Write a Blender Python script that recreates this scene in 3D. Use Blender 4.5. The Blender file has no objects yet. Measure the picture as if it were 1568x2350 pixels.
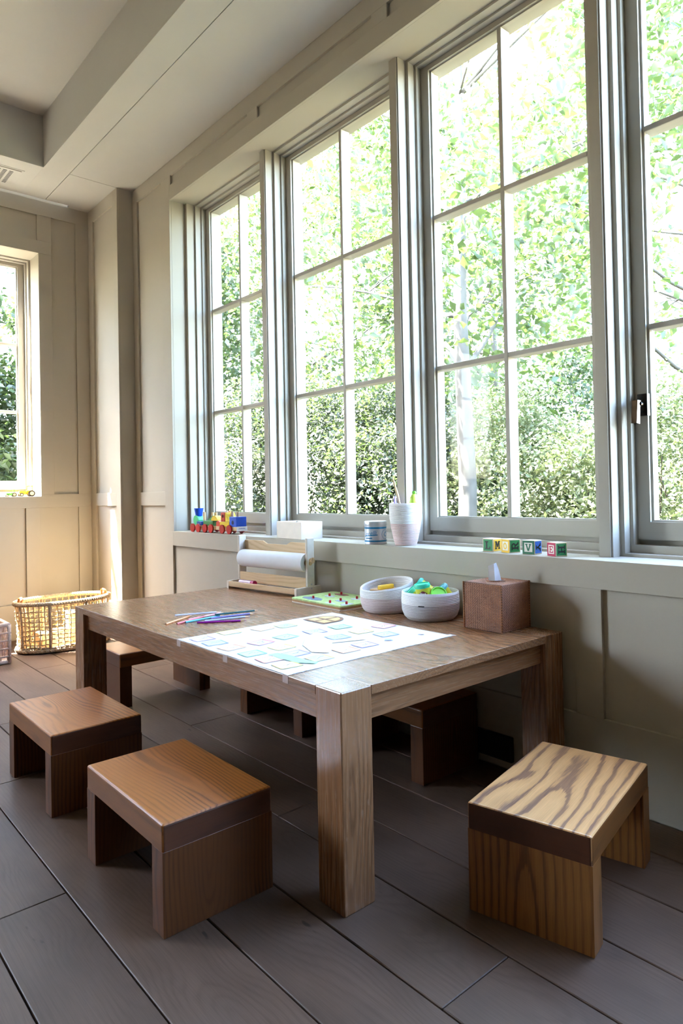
import bpy, bmesh, math, random
import numpy as np
from mathutils import Vector, Matrix
random.seed(7)
rng = np.random.default_rng(11)
scene = bpy.context.scene
C = scene.collection
R = math.radians

# ------------------------------------------------------------------ camera
W_PX, H_PX = 1568, 2350
F_PX, CX, CY = 1549.78, 820.60, 1102.89
YAW, PITCH, ROLL = R(41.5414), R(0.867), R(-1.1227)
CAM = Vector((-1.991, 0.0, 1.0))
_f = Vector((math.sin(YAW) * math.cos(PITCH), math.cos(YAW) * math.cos(PITCH), math.sin(PITCH)))
_r = Vector((math.cos(YAW), -math.sin(YAW), 0))
_u = _r.cross(_f)
_R = math.cos(ROLL) * _r + math.sin(ROLL) * _u
_U = -math.sin(ROLL) * _r + math.cos(ROLL) * _u
cam_d = bpy.data.cameras.new('camera')
cam = bpy.data.objects.new('camera', cam_d)
C.objects.link(cam)
cam_d.sensor_fit = 'HORIZONTAL'
cam_d.sensor_width = 36
cam_d.lens = F_PX * 36 / W_PX
cam_d.shift_x = (W_PX / 2 - CX) / W_PX
cam_d.shift_y = (CY - H_PX / 2) / W_PX
cam_d.clip_start = 0.02
cam.matrix_world = Matrix(((_R.x, _U.x, -_f.x, CAM.x), (_R.y, _U.y, -_f.y, CAM.y), (_R.z, _U.z, -_f.z, CAM.z), (0, 0, 0, 1)))
scene.camera = cam

# ------------------------------------------------------------------ sky, sun, exposure
SUN_EL = R(59)
SUN_DIR = Vector((0.745 * math.cos(SUN_EL), -0.667 * math.cos(SUN_EL), -math.sin(SUN_EL))).normalized()
world = bpy.data.worlds.new('sky')
scene.world = world
world.use_nodes = True
wn = world.node_tree.nodes
wl = world.node_tree.links
wn.clear()
sky = wn.new('ShaderNodeTexSky')
sky.sky_type = 'NISHITA'
sky.sun_disc = False
sky.sun_elevation = SUN_EL
sky.sun_rotation = R(-40)
sky.air_density = 1.0
sky.dust_density = 2.0
bg = wn.new('ShaderNodeBackground')
bg.inputs['Strength'].default_value = 1.75
wo = wn.new('ShaderNodeOutputWorld')
wl.new(sky.outputs[0], bg.inputs[0])
wl.new(bg.outputs[0], wo.inputs[0])
sun_d = bpy.data.lights.new('sun', 'SUN')
sun_d.energy = 32.0
sun_d.angle = R(0.6)
sun_d.color = (1.0, 0.975, 0.94)
sun = bpy.data.objects.new('sun', sun_d)
C.objects.link(sun)
sun.rotation_euler = (-SUN_DIR).to_track_quat('Z', 'Y').to_euler()
sun.location = (-6, 9, 12)
scene.view_settings.view_transform = 'Standard'
scene.view_settings.look = 'None'
scene.view_settings.gamma = 1.0
scene.view_settings.use_curve_mapping = False
scene.view_settings.exposure = 2.6
try:
    scene.cycles.use_denoising = True
    scene.cycles.max_bounces = 8
    scene.cycles.diffuse_bounces = 4
    scene.cycles.glossy_bounces = 3
    scene.cycles.adaptive_threshold = 0.02
    scene.cycles.transparent_max_bounces = 10
    scene.cycles.sample_clamp_indirect = 8.0
    scene.cycles.caustics_reflective = False
    scene.cycles.caustics_refractive = False
except Exception:
    pass

# ------------------------------------------------------------------ helpers
MESH_CACHE = {}

def link(o, parent=None, loc=None, rot=None):
    C.objects.link(o)
    if parent is not None:
        o.parent = parent
    if loc is not None:
        o.location = loc
    if rot is not None:
        o.rotation_euler = rot
    return o

def meta(o, label=None, cat=None, group=None, kind=None):
    if label: o['label'] = label
    if cat: o['category'] = cat
    if group: o['group'] = group
    if kind: o['kind'] = kind
    return o

def empty(name, loc=(0, 0, 0), rotz=0.0, **k):
    o = bpy.data.objects.new(name, None)
    o.empty_display_size = 0.05
    link(o, None, loc, (0, 0, rotz))
    return meta(o, **k)

def mesh_from(name, verts, faces, mat, smooth=False):
    me = bpy.data.meshes.new(name)
    me.from_pydata([tuple(v) for v in verts], [], [tuple(f) for f in faces])
    me.update()
    if smooth:
        me.polygons.foreach_set('use_smooth', [True] * len(me.polygons))
    for m in (mat if isinstance(mat, (list, tuple)) else [mat]):
        me.materials.append(m)
    return me

def obj(name, verts, faces, mat, parent=None, loc=None, rot=None, smooth=False, **k):
    o = bpy.data.objects.new(name, mesh_from(name, verts, faces, mat, smooth))
    link(o, parent, loc, rot)
    return meta(o, **k)

def box_mesh(sx, sy, sz, mat, bevel=0.0, seg=2):
    key = (round(sx, 5), round(sy, 5), round(sz, 5), mat.name, round(bevel, 5), seg)
    if key in MESH_CACHE:
        return MESH_CACHE[key]
    bm = bmesh.new()
    bmesh.ops.create_cube(bm, size=1.0)
    bmesh.ops.scale(bm, vec=(sx, sy, sz), verts=bm.verts)
    if bevel > 0:
        bmesh.ops.bevel(bm, geom=bm.edges[:], offset=bevel, segments=seg, affect='EDGES', profile=0.5, clamp_overlap=True)
    me = bpy.data.meshes.new('box')
    bm.to_mesh(me)
    bm.free()
    me.materials.append(mat)
    MESH_CACHE[key] = me
    return me

def box(name, lo, hi, mat, parent=None, bevel=0.0, rot=None, **k):
    """box between two corners, in the parent's space, origin at its centre"""
    s = [hi[i] - lo[i] for i in range(3)]
    c = [(hi[i] + lo[i]) / 2 for i in range(3)]
    o = bpy.data.objects.new(name, box_mesh(s[0], s[1], s[2], mat, bevel))
    link(o, parent, c, rot)
    return meta(o, **k)

class MB:
    """collects simple solids into one mesh"""
    def __init__(self):
        self.v = []; self.f = []; self.m = []
    def add(self, verts, faces, mi=0):
        n = len(self.v)
        self.v += [tuple(v) for v in verts]
        self.f += [tuple(i + n for i in f) for f in faces]
        self.m += [mi] * len(faces)
    def box(self, lo, hi, mi=0):
        x0, y0, z0 = lo; x1, y1, z1 = hi
        self.add([(x0, y0, z0), (x1, y0, z0), (x1, y1, z0), (x0, y1, z0), (x0, y0, z1), (x1, y0, z1), (x1, y1, z1), (x0, y1, z1)],
                 [(0, 3, 2, 1), (4, 5, 6, 7), (0, 1, 5, 4), (1, 2, 6, 5), (2, 3, 7, 6), (3, 0, 4, 7)], mi)
    def prism(self, poly, z0, z1, mi=0, axis='z'):
        n = len(poly)
        def p(a, b, z):
            return {'z': (a, b, z), 'x': (z, a, b), 'y': (a, z, b)}[axis]
        v = [p(a, b, z0) for a, b in poly] + [p(a, b, z1) for a, b in poly]
        f = [tuple(range(n - 1, -1, -1)), tuple(range(n, 2 * n))]
        f += [(i, (i + 1) % n, n + (i + 1) % n, n + i) for i in range(n)]
        self.add(v, f, mi)
    def lathe(self, prof, seg=32, mi=0, cx=0, cy=0, sx=1.0, sy=1.0, wob=None):
        v = []; f = []
        for (r, z) in prof:
            for i in range(seg):
                a = 2 * math.pi * i / seg
                dz = wob(a, z) if wob else 0
                v.append((cx + r * sx * math.cos(a), cy + r * sy * math.sin(a), z + dz))
        for j in range(len(prof) - 1):
            for i in range(seg):
                k = (i + 1) % seg
                f.append((j * seg + i, j * seg + k, (j + 1) * seg + k, (j + 1) * seg + i))
        self.add(v, f, mi)
    def tube(self, pts, rad, seg=6, closed=False, mi=0):
        pts = [Vector(p) for p in pts]
        n = len(pts); v = []; f = []
        up = Vector((0, 0, 1))
        for i, p in enumerate(pts):
            if closed:
                t = pts[(i + 1) % n] - pts[(i - 1) % n]
            else:
                t = pts[min(i + 1, n - 1)] - pts[max(i - 1, 0)]
            if t.length < 1e-9: t = Vector((0, 0, 1))
            t.normalize()
            a = t.cross(up if abs(t.z) < 0.95 else Vector((1, 0, 0))).normalized()
            b = t.cross(a)
            r = rad[i] if isinstance(rad, (list, tuple)) else rad
            for k in range(seg):
                q = 2 * math.pi * k / seg
                v.append(p + r * (math.cos(q) * a + math.sin(q) * b))
        m = n if closed else n - 1
        for i in range(m):
            j = (i + 1) % n
            for k in range(seg):
                l = (k + 1) % seg
                f.append((i * seg + k, j * seg + k, j * seg + l, i * seg + l))
        if not closed:
            f.append(tuple(range(seg)))
            f.append(tuple(range((n - 1) * seg + seg - 1, (n - 1) * seg - 1, -1)))
        self.add(v, f, mi)
    def build(self, name, mat, parent=None, loc=None, rot=None, smooth=False, **k):
        me = mesh_from(name, self.v, self.f, mat, smooth)
        if isinstance(mat, (list, tuple)):
            me.polygons.foreach_set('material_index', self.m)
        bm = bmesh.new(); bm.from_mesh(me)
        bmesh.ops.recalc_face_normals(bm, faces=bm.faces)
        bm.to_mesh(me); bm.free()
        o = bpy.data.objects.new(name, me)
        link(o, parent, loc, rot)
        return meta(o, **k)

def smooth_by_angle(o, deg=40):
    me = o.data
    me.polygons.foreach_set('use_smooth', [True] * len(me.polygons))
    bm = bmesh.new(); bm.from_mesh(me)
    for e in bm.edges:
        e.smooth = len(e.link_faces) == 2 and e.calc_face_angle(0) < R(deg)
    bm.to_mesh(me); bm.free()

def copy_tree(o, parent=None):
    c = o.copy()
    C.objects.link(c)
    if parent is not None: c.parent = parent
    for ch in list(o.children):
        copy_tree(ch, c)
    return c

# ------------------------------------------------------------------ materials
def srgb(r, g, b):
    def f(c):
        c /= 255.0
        return c / 12.92 if c <= 0.04045 else ((c + 0.055) / 1.055) ** 2.4
    return (f(r), f(g), f(b), 1.0)

class NT:
    def __init__(self, name):
        self.m = bpy.data.materials.new(name)
        self.m.use_nodes = True
        self.n = self.m.node_tree.nodes
        self.l = self.m.node_tree.links
        self.n.clear()
        self.out = self.n.new('ShaderNodeOutputMaterial')
    def node(self, t, **k):
        n = self.n.new(t)
        for a, b in k.items(): setattr(n, a, b)
        return n
    def val(self, sock, v):
        if hasattr(v, 'is_output') or isinstance(v, bpy.types.NodeSocket): self.l.new(v, sock)
        else: sock.default_value = v
    def math(self, op, a, b=0.0, c=0.0):
        n = self.node('ShaderNodeMath', operation=op)
        self.val(n.inputs[0], a); self.val(n.inputs[1], b)
        if len(n.inputs) > 2: self.val(n.inputs[2], c)
        return n.outputs[0]
    def comb(self, x, y, z):
        n = self.node('ShaderNodeCombineXYZ')
        self.val(n.inputs[0], x); self.val(n.inputs[1], y); self.val(n.inputs[2], z)
        return n.outputs[0]
    def noise(self, vec, scale=5.0, detail=3.0, rough=0.5):
        n = self.node('ShaderNodeTexNoise')
        if vec is not None: self.l.new(vec, n.inputs['Vector'])
        n.inputs['Scale'].default_value = scale
        n.inputs['Detail'].default_value = detail
        n.inputs['Roughness'].default_value = rough
        return n.outputs[0]
    def ramp(self, fac, stops):
        n = self.node('ShaderNodeValToRGB')
        self.val(n.inputs[0], fac)
        e = n.color_ramp.elements
        while len(e) > 1: e.remove(e[-1])
        e[0].position, e[0].color = stops[0]
        for p, c in stops[1:]:
            k = e.new(p); k.color = c
        return n.outputs[0]
    def mix(self, fac, a, b, blend='MIX'):
        n = self.node('ShaderNodeMix', data_type='RGBA', blend_type=blend)
        self.val(n.inputs['Factor'], fac)
        self.val(n.inputs[6], a); self.val(n.inputs[7], b)
        return n.outputs[2]
    def bump(self, h, strength=0.2, dist=0.002):
        n = self.node('ShaderNodeBump')
        n.inputs['Strength'].default_value = strength
        n.inputs['Distance'].default_value = dist
        self.val(n.inputs['Height'], h)
        return n.outputs[0]
    def principled(self, color, rough=0.5, metal=0.0, normal=None, spec=0.5, **k):
        n = self.node('ShaderNodeBsdfPrincipled')
        self.val(n.inputs['Base Color'], color)
        self.val(n.inputs['Roughness'], rough)
        n.inputs['Metallic'].default_value = metal
        n.inputs['Specular IOR Level'].default_value = spec
        for a, b in k.items(): n.inputs[a.replace('_', ' ')].default_value = b
        if normal is not None: self.l.new(normal, n.inputs['Normal'])
        self.l.new(n.outputs[0], self.out.inputs[0])
        return self.m

def plain(name, rgb, rough=0.5, metal=0.0, vary=0.04, scale=30.0, **k):
    t = NT(name)
    tc = t.node('ShaderNodeTexCoord')
    n = t.noise(tc.outputs['Object'], scale, 2.0)
    c = srgb(*rgb)
    lo = tuple(x * (1 - vary) for x in c[:3]) + (1,)
    hi = tuple(min(1, x * (1 + vary)) for x in c[:3]) + (1,)
    return t.principled(t.ramp(n, [(0.3, lo), (0.7, hi)]), rough, metal, **k)

def wood(name, axis, light, mid, dark, freq=55.0, rough=0.38, contrast=1.0, fibre=0.25, offset=0.02, tilt=0.10, ray=False, spec=0.5, tone=0.12, jagged=0.006, mottle=0.0, knots=0.0, even=0.25):
    """oak: growth rings cut by the face, fine pores along the grain axis"""
    t = NT(name)
    tc = t.node('ShaderNodeTexCoord')
    oi = t.node('ShaderNodeObjectInfo')
    rnd = oi.outputs['Random']
    s = t.node('ShaderNodeSeparateXYZ')
    t.l.new(tc.outputs['Object'], s.inputs[0])
    ax = 'xyz'.index(axis)
    o3 = [0, 1, 2]; o3.remove(ax)
    al = t.math('MULTIPLY_ADD', rnd, 17.0, s.outputs[ax])
    a = t.math('ADD', s.outputs[o3[0]], t.math('MULTIPLY_ADD', rnd, 0.16, -0.08))
    b = s.outputs[o3[1]]
    slow = t.noise(t.comb(t.math('MULTIPLY', a, 3.5), t.math('MULTIPLY', b, 3.5), t.math('MULTIPLY', al, 1.3)), 1.0, 2.0, 0.45)
    slow2 = t.noise(t.comb(t.math('MULTIPLY', a, 8.0), t.math('MULTIPLY', b, 8.0), t.math('MULTIPLY', al, 2.4)), 1.0, 2.0, 0.5)
    jag = t.noise(t.comb(t.math('MULTIPLY', a, 140.0), t.math('MULTIPLY', b, 140.0), t.math('MULTIPLY', al, 12.0)), 1.0, 2.0, 0.6)
    bb = t.math('ADD', t.math('ADD', b, offset), t.math('MULTIPLY', t.math('SUBTRACT', slow, 0.5), tilt * 2.2))
    aa = t.math('MULTIPLY_ADD', t.math('SUBTRACT', slow2, 0.5), 0.03, a)
    r = t.math('SQRT', t.math('ADD', t.math('MULTIPLY', aa, aa), t.math('MULTIPLY', bb, bb)))
    r = t.math('MULTIPLY_ADD', jag, jagged, r)
    ring = t.math('FRACT', t.math('MULTIPLY', r, freq))
    k = contrast
    def mx(p, q, f): return tuple(p[i] * (1 - f) + q[i] * f for i in range(3)) + (1,)
    L, M, D = srgb(*light), srgb(*mid), srgb(*dark)
    col = t.ramp(ring, [(0.0, mx(M, D, 0.9 * k)), (0.16, mx(M, D, k)), (0.30, mx(M, L, 0.35)), (0.62, L), (0.93, mx(L, M, 0.6)), (1.0, mx(M, D, 0.85 * k))])
    amp = t.ramp(t.noise(t.comb(t.math('MULTIPLY', a, 11.0), t.math('MULTIPLY', b, 11.0), t.math('MULTIPLY', al, 3.1)), 1.0, 1.0, 0.4), [(.38, (even, even, even, 1)), (.60, (1, 1, 1, 1))])
    col = t.mix(amp, mx(L, M, .45), col)
    fib = t.noise(t.comb(t.math('MULTIPLY', a, 420.0), t.math('MULTIPLY', b, 420.0), t.math('MULTIPLY', al, 9.0)), 1.0, 2.0, 0.6)
    col = t.mix(fibre, col, t.ramp(fib, [(0.35, mx(M, D, 0.8)), (0.62, L)]), 'MIX')
    if ray:
        rn = t.noise(t.comb(t.math('MULTIPLY', a, 60.0), t.math('MULTIPLY', b, 60.0), t.math('MULTIPLY', al, 22.0)), 1.0, 1.0, 0.4)
        col = t.mix(t.ramp(rn, [(0.66, (0, 0, 0, 1)), (0.72, (.35, .35, .35, 1))]), col, mx(L, (1, 1, 1, 1), 0.10))
    if mottle:
        mt = t.noise(t.comb(t.math('MULTIPLY', a, 7.0), t.math('MULTIPLY', b, 7.0), t.math('MULTIPLY', al, 3.0)), 1.0, 4.0, 0.6)
        lo, hi = 1 - mottle, 1 + mottle * .6
        col = t.mix(1.0, col, t.ramp(mt, [(.30, (lo, lo, lo, 1)), (.70, (hi, hi, hi, 1))]), 'MULTIPLY')
    if knots:
        kn_ = t.noise(t.comb(t.math('MULTIPLY', a, 24.0), t.math('MULTIPLY', b, 24.0), t.math('MULTIPLY', al, 9.0)), 1.0, 2.0, 0.5)
        col = t.mix(t.ramp(kn_, [(.735, (0, 0, 0, 1)), (.77, (knots, knots, knots, 1))]), col, mx(D, (0, 0, 0, 1), .5))
    tn = t.math('MULTIPLY_ADD', rnd, 2 * tone, 1 - tone)
    g = t.node('ShaderNodeCombineColor')
    for i in range(3): t.l.new(tn, g.inputs[i])
    col = t.mix(1.0, col, g.outputs[0], 'MULTIPLY')
    rg = t.math('MULTIPLY_ADD', fib, 0.05, rough - 0.025)
    return t.principled(col, rg, 0.0, t.bump(fib, 0.03, 0.0003), spec)

M = {}
def paint(name, rgb, rough=0.78):
    t = NT(name)
    tc = t.node('ShaderNodeTexCoord')
    n = t.noise(tc.outputs['Object'], 2.5, 2.0)
    c = srgb(*rgb)
    fine = t.noise(tc.outputs['Object'], 240.0, 2.0)
    return t.principled(t.ramp(n, [(0.35, tuple(x * 0.97 for x in c[:3]) + (1,)), (0.65, c)]), rough, 0.0, t.bump(fine, 0.05, 0.0004), 0.10)
M['wall'] = paint('warm_grey_wall_paint', (186, 178, 163))
M['trim'] = paint('warm_grey_trim_paint', (180, 174, 162), 0.5)
M['ceil'] = paint('ceiling_paint', (200, 197, 190), 0.7)
M['room_dark'] = paint('darkened_unseen_walls', (80, 72, 62))  # unseen left and back walls, darkened to cut the ambient light
M['dark_gap'] = plain('dark_gap', (26, 24, 22), 0.9)
M['black'] = plain('black_plastic', (12, 12, 13), 0.6)

def glass_mat():
    t = NT('window_glass')
    tr = t.node('ShaderNodeBsdfTransparent'); tr.inputs[0].default_value = (0.97, 0.985, 0.98, 1)
    gl = t.node('ShaderNodeBsdfGlossy'); gl.inputs['Roughness'].default_value = 0.02
    lw = t.node('ShaderNodeLayerWeight'); lw.inputs[0].default_value = 0.5
    fr = t.math('MULTIPLY_ADD', t.math('POWER', lw.outputs['Facing'], 5.0), 0.10, 0.004)
    mx = t.node('ShaderNodeMixShader')
    t.l.new(fr, mx.inputs[0]); t.l.new(tr.outputs[0], mx.inputs[1]); t.l.new(gl.outputs[0], mx.inputs[2])
    t.l.new(mx.outputs[0], t.out.inputs[0])
    return t.m
M['glass'] = glass_mat()
M['floor'] = wood('grey_oak_floor', 'y', (101, 80, 66), (95, 75, 61), (52, 40, 32), freq=80, rough=0.48, contrast=0.12, fibre=0.24, tilt=0.2, tone=0.16, spec=.25, mottle=.22, knots=.7)
TBL = dict(light=(152, 107, 71), mid=(130, 89, 57), dark=(80, 50, 32))
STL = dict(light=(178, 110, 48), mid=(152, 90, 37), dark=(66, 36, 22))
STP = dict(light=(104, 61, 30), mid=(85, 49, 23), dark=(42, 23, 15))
for a in 'xyz':
    M['table_' + a] = wood('table_oak_' + a, a, freq=70, rough=0.27, contrast=0.40, fibre=0.18, ray=(a == 'z'), tone=0.05, tilt=.13, spec=.8, jagged=.004, **TBL)
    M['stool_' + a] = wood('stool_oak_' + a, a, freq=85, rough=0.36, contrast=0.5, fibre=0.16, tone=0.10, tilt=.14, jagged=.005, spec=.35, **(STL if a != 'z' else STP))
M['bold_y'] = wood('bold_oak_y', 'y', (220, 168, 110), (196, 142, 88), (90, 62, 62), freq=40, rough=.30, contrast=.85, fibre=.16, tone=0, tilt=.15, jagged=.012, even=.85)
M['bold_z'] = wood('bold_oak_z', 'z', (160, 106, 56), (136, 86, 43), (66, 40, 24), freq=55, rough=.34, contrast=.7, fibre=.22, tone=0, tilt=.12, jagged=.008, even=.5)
M['seat_side'] = wood('seat_side_shaded', 'y', (136, 86, 44), (116, 72, 36), (62, 36, 24), freq=90, rough=.36, contrast=.4, fibre=.16, tone=.08, spec=.35)  # long seat sides: their shade is put into this darker colour
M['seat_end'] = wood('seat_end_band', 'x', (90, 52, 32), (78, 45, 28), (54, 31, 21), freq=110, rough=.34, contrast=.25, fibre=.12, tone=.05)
# ------------------------------------------------------------------ room shell
ZC, ZTRAY = 3.152, 3.49
XL, YB, YF = -5.2, -3.0, 5.15
ZS, ZH = 0.764, 2.902           # window sill and head of the right wall
XCOL, YCOL = -0.114, 4.598
TH = 0.33
T_ = 0.014                      # thickness of the panelling's rails and stiles

# floor ------------------------------------------------------------
floor = box('floor', (XL - .3, YB - .3, -0.06), (TH, YF + TH, -0.014), M['dark_gap'], kind='structure')
fl_c = floor.location.copy()
seams = [-5.2, -5.0, -4.79, -4.6, -4.38, -4.18, -3.99, -3.78, -3.58, -3.37, -3.18, -2.98, -2.77, -2.58, -2.37, -2.18, -1.99, -1.795, -1.6, -1.414, -1.206, -1.012, -0.797, -0.599, -0.377, -0.172, -0.002]
known = {-1.6: [1.789, 3.45], -1.414: [2.62], -1.206: [0.35, 3.3], -1.012: [0.890, 2.95], -0.797: [1.75, 4.2], -0.599: [0.55, 2.69, 4.75], -0.377: [1.1, 3.75], -0.172: [2.2]}
for i in range(len(seams) - 1):
    x0, x1 = seams[i], seams[i + 1]
    js = known.get(x0)
    if js is None:
        js = [random.uniform(-1.5, 0.6)]
        while js[-1] < 3.6: js.append(js[-1] + random.uniform(1.6, 2.3))
    cuts = [YB] + sorted(js) + [YF]
    if cuts[1] - cuts[0] > 2.6: cuts.insert(1, cuts[1] - 2.1)
    for j in range(len(cuts) - 1):
        y0, y1 = cuts[j] + .0012, cuts[j + 1] - .0012
        dz = random.uniform(-.0007, 0)
        o = bpy.data.objects.new('plank', box_mesh(x1 - x0 - .0042, y1 - y0, 0.014, M['floor'], 0.0016, 1))
        link(o, floor, Vector(((x0 + x1) / 2, (y0 + y1) / 2, -0.007 + dz)) - fl_c)

# right wall with the window bank -----------------------------------
WB = [(3.150, 4.005), (2.113, 3.095), (1.163, 2.058), (0.180, 1.112), (-0.80, 0.128), (-1.80, -0.852)]
Y_BANK = (-1.85, 4.030)
mb = MB()
mb.box((T_, YB - .3, -.05), (TH, YCOL, ZS))
mb.box((T_, YB - .3, ZH), (TH, YCOL, ZC + .1))
mb.box((T_, Y_BANK[1], ZS), (TH, YCOL, ZH))
mb.box((T_, YB - .3, ZS), (TH, Y_BANK[0], ZH))
mb.box((0.109, 4.005, ZS), (TH, Y_BANK[1] + .01, ZH))
wall_r = mb.build('wall_right', M['wall'], kind='structure')
def wr(name, y0, y1, z0, z1, x0=0.0, x1=T_):
    return box(name, (x0, y0, z0), (x1, y1, z1), M['wall'], wall_r, 0.0012)
wr('rail', YB, 4.050, 0.672, ZS)                      # apron under the sill
wr('rail', YB, YCOL, 0.0, 0.263)                      # bottom rail
wr('stile', 4.050, 4.154, 0.263, ZS)
wr('stile', 4.031, 4.154, ZS, 3.058)
wr('stile', 4.530, YCOL, 0.263, 3.058)
wr('rail', 4.154, 4.530, 0.927, 1.019)
wr('rail', YB, YCOL, 3.058, ZC)
wr('rail', YB, 4.031, ZH, 2.996)
for y in (2.574, 1.0965, -0.32, -1.74):
    wr('stile', y, y + .097, 0.263, 0.672)
for y in (2.998, 2.003, 1.008, 0.013, -0.982, -1.977):
    wr('stile', y, y + .098, 2.996, 3.058)
wr('stile', 4.013, 4.031, 2.996, 3.058)
wr('stile', YB, Y_BANK[0], ZS, ZH)

# projecting pier at the far end of the window wall
mb = MB(); mb.box((XCOL + T_, YCOL, -.05), (TH, YF + TH, ZC + .1))
pier = mb.build('wall_pier', M['wall'], kind='structure')
def pr(name, y0, y1, z0, z1):
    return box(name, (XCOL, y0, z0), (XCOL + T_, y1, z1), M['wall'], pier, 0.0012)
pr('stile', YCOL, 4.675, 0, ZC); pr('stile', 5.062, YF, 0, ZC)
pr('rail', 4.675, 5.062, 0, 0.25); pr('rail', 4.675, 5.062, 0.927, 1.019); pr('rail', 4.675, 5.062, 3.055, ZC)

# far wall -----------------------------------------------------------
FW = [(-1.72, -0.4716), (-4.75, -3.35)]
FZ0, FZ1 = 1.005, 2.766
mb = MB()
mb.box((XL - .3, YF + T_, -.05), (XCOL + T_, YF + TH, FZ0))
mb.box((XL - .3, YF + T_, FZ1), (XCOL + T_, YF + TH, ZC + .1))
for a, b in ((-0.4716, XCOL + T_), (-3.35, -1.72), (XL - .3, -4.75)):
    mb.box((a, YF + T_, FZ0), (b, YF + TH, FZ1))
wall_f = mb.build('wall_far', M['wall'], kind='structure')
def wf(name, x0, x1, z0, z1):
    return box(name, (x0, YF, z0), (x1, YF + T_, z1), M['wall'], wall_f, 0.0012)
wf('rail', XL, XCOL, 0.922, FZ0); wf('rail', -0.4716, XCOL, FZ0, 1.018)
wf('rail', XL, XCOL, 3.045, ZC); wf('rail', XL, -0.381, FZ1, 2.858)
wf('stile', -0.208, XCOL, 0.247, 0.922); wf('stile', -0.208, XCOL, 1.018, 3.045)
wf('stile', -0.4716, -0.381, 1.018, FZ1); wf('stile', -0.480, -0.381, 2.858, 3.045)
wf('stile', -0.575, -0.481, 0.247, 0.922)
for x in (-1.98, -3.35): wf('stile', x, x + .26, 0.247, 0.922); wf('stile', x, x + .26, FZ0, FZ1); wf('stile', x, x + .26, 2.858, 3.045)
wf('stile', XL, -4.75, FZ0, FZ1); wf('stile', -3.09, -1.98, FZ0, FZ1)
box('baseboard_far', (XL, YF - .008, 0), (XCOL, YF + T_, 0.247), M['wall'], None, 0.002, kind='structure')

# left and back walls (outside the picture)
mb = MB()
mb.box((XL - .3, YB - .3, -.05), (XL, YF + TH, ZC + .1))
mb.build('wall_left', M['room_dark'], kind='structure')
mb = MB(); mb.box((XL - .3, YB - .3, -.05), (TH, YB, ZC + .1))
mb.build('wall_back', M['room_dark'], kind='structure')

# ceiling ------------------------------------------------------------
TX0, TX1, TY0, TY1 = -3.7, -0.592, -1.8, 4.61
mb = MB()
mb.box((XL - .3, YB - .3, ZTRAY), (TH, YF + TH, ZTRAY + .08))
mb.box((TX1, YB - .3, ZC + .012), (TH, YF - .04, ZTRAY)); mb.box((XL - .3, YB - .3, ZC + .012), (TX0, YF - .04, ZTRAY))
mb.box((TX0, TY1, ZC + .012), (TX1, YF - .04, ZTRAY)); mb.box((TX0, YB - .3, ZC + .012), (TX1, TY0, ZTRAY))
ceil = mb.build('ceiling', M['ceil'], kind='structure')
def cp(x0, x1, y0, y1): box('panel', (x0, y0, ZC), (x1, y1, ZC + .012), M['ceil'], ceil, 0.0006)
cp(TX1, -0.4335, YB, YF - .04); cp(-0.4295, 0.0, YB, 4.6); cp(-0.4295, XCOL, 4.604, YF - .04)
cp(-0.264, XCOL, YF - .04, YF); cp(TX0, TX1, TY1, YF - .04); cp(TX0, TX1, YB, TY0); cp(XL, TX0, YB, YF - .04)

# windows --------------------------------------------------------------
def ring(mb, x0, x1, o, i):
    """rectangular frame between outer (y0,y1,z0,z1) and inner"""
    mb.box((x0, o[0], o[2]), (x1, i[0], o[3])); mb.box((x0, i[1], o[2]), (x1, o[1], o[3]))
    mb.box((x0, i[0], o[2]), (x1, i[1], i[2])); mb.box((x0, i[0], i[3]), (x1, i[1], o[3]))
def inset(r, s, b, t): return (r[0] + s, r[1] - s, r[2] + b, r[3] - t)
wcount = [0]
def window(place, rot, y0, y1, z0, z1, mz, dx=0.0, label=None):
    wcount[0] += 1
    w = empty('window_%d' % wcount[0], place, rot, kind='structure')
    o = (y0, y1, z0, z1)
    s1 = inset(o, .015, .010, .011); s2 = inset(o, .026, .036, .021); s3 = inset(o, .071, .113, .046); s4 = inset(o, .079, .119, .052)
    m = MB(); ring(m, .165 + dx, .205 + dx, o, s1); ring(m, .205 + dx, .25 + dx, o, s2)
    ring(m, .25 + dx, TH + .01, o, inset(o, .036, .062, .031))
    m.build('frame', M['trim'], w)
    m = MB(); ring(m, .234 + dx, .30 + dx, inset(o, .028, .054, .023), s3)
    sash = m.build('sash', M['trim'], w)
    m = MB(); ring(m, .246 + dx, .262 + dx, s3, s4); m.build('glazing_bead', M['trim'], sash)
    gy0, gy1, gz0, gz1 = s4
    ym = (gy0 + gy1) / 2; h = .010
    box('muntin', (.240 + dx, ym - h, gz0), (.300 + dx, ym + h, gz1), M['trim'], w, 0.003)
    for z in mz: box('muntin', (.242 + dx, gy0, z - h), (.298 + dx, gy1, z + h), M['trim'], w, 0.003)
    zz = [gz0] + sorted(mz) + [gz1]
    for a, b in ((gy0 - .004, ym), (ym, gy1 + .004)):
        for k in range(len(zz) - 1):
            box('pane', (.264 + dx, a, zz[k] - .003), (.268 + dx, b, zz[k + 1] + .003), M['glass'], w)
    return w
wins = [window((0, 0, 0), 0, a, b, ZS, ZH, (1.530, 2.197)) for a, b in WB]
for a, b in FW: window((0, YF, 0), R(90), -b, -a, FZ0, FZ1, (1.634, 2.136), dx=.035)
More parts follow.
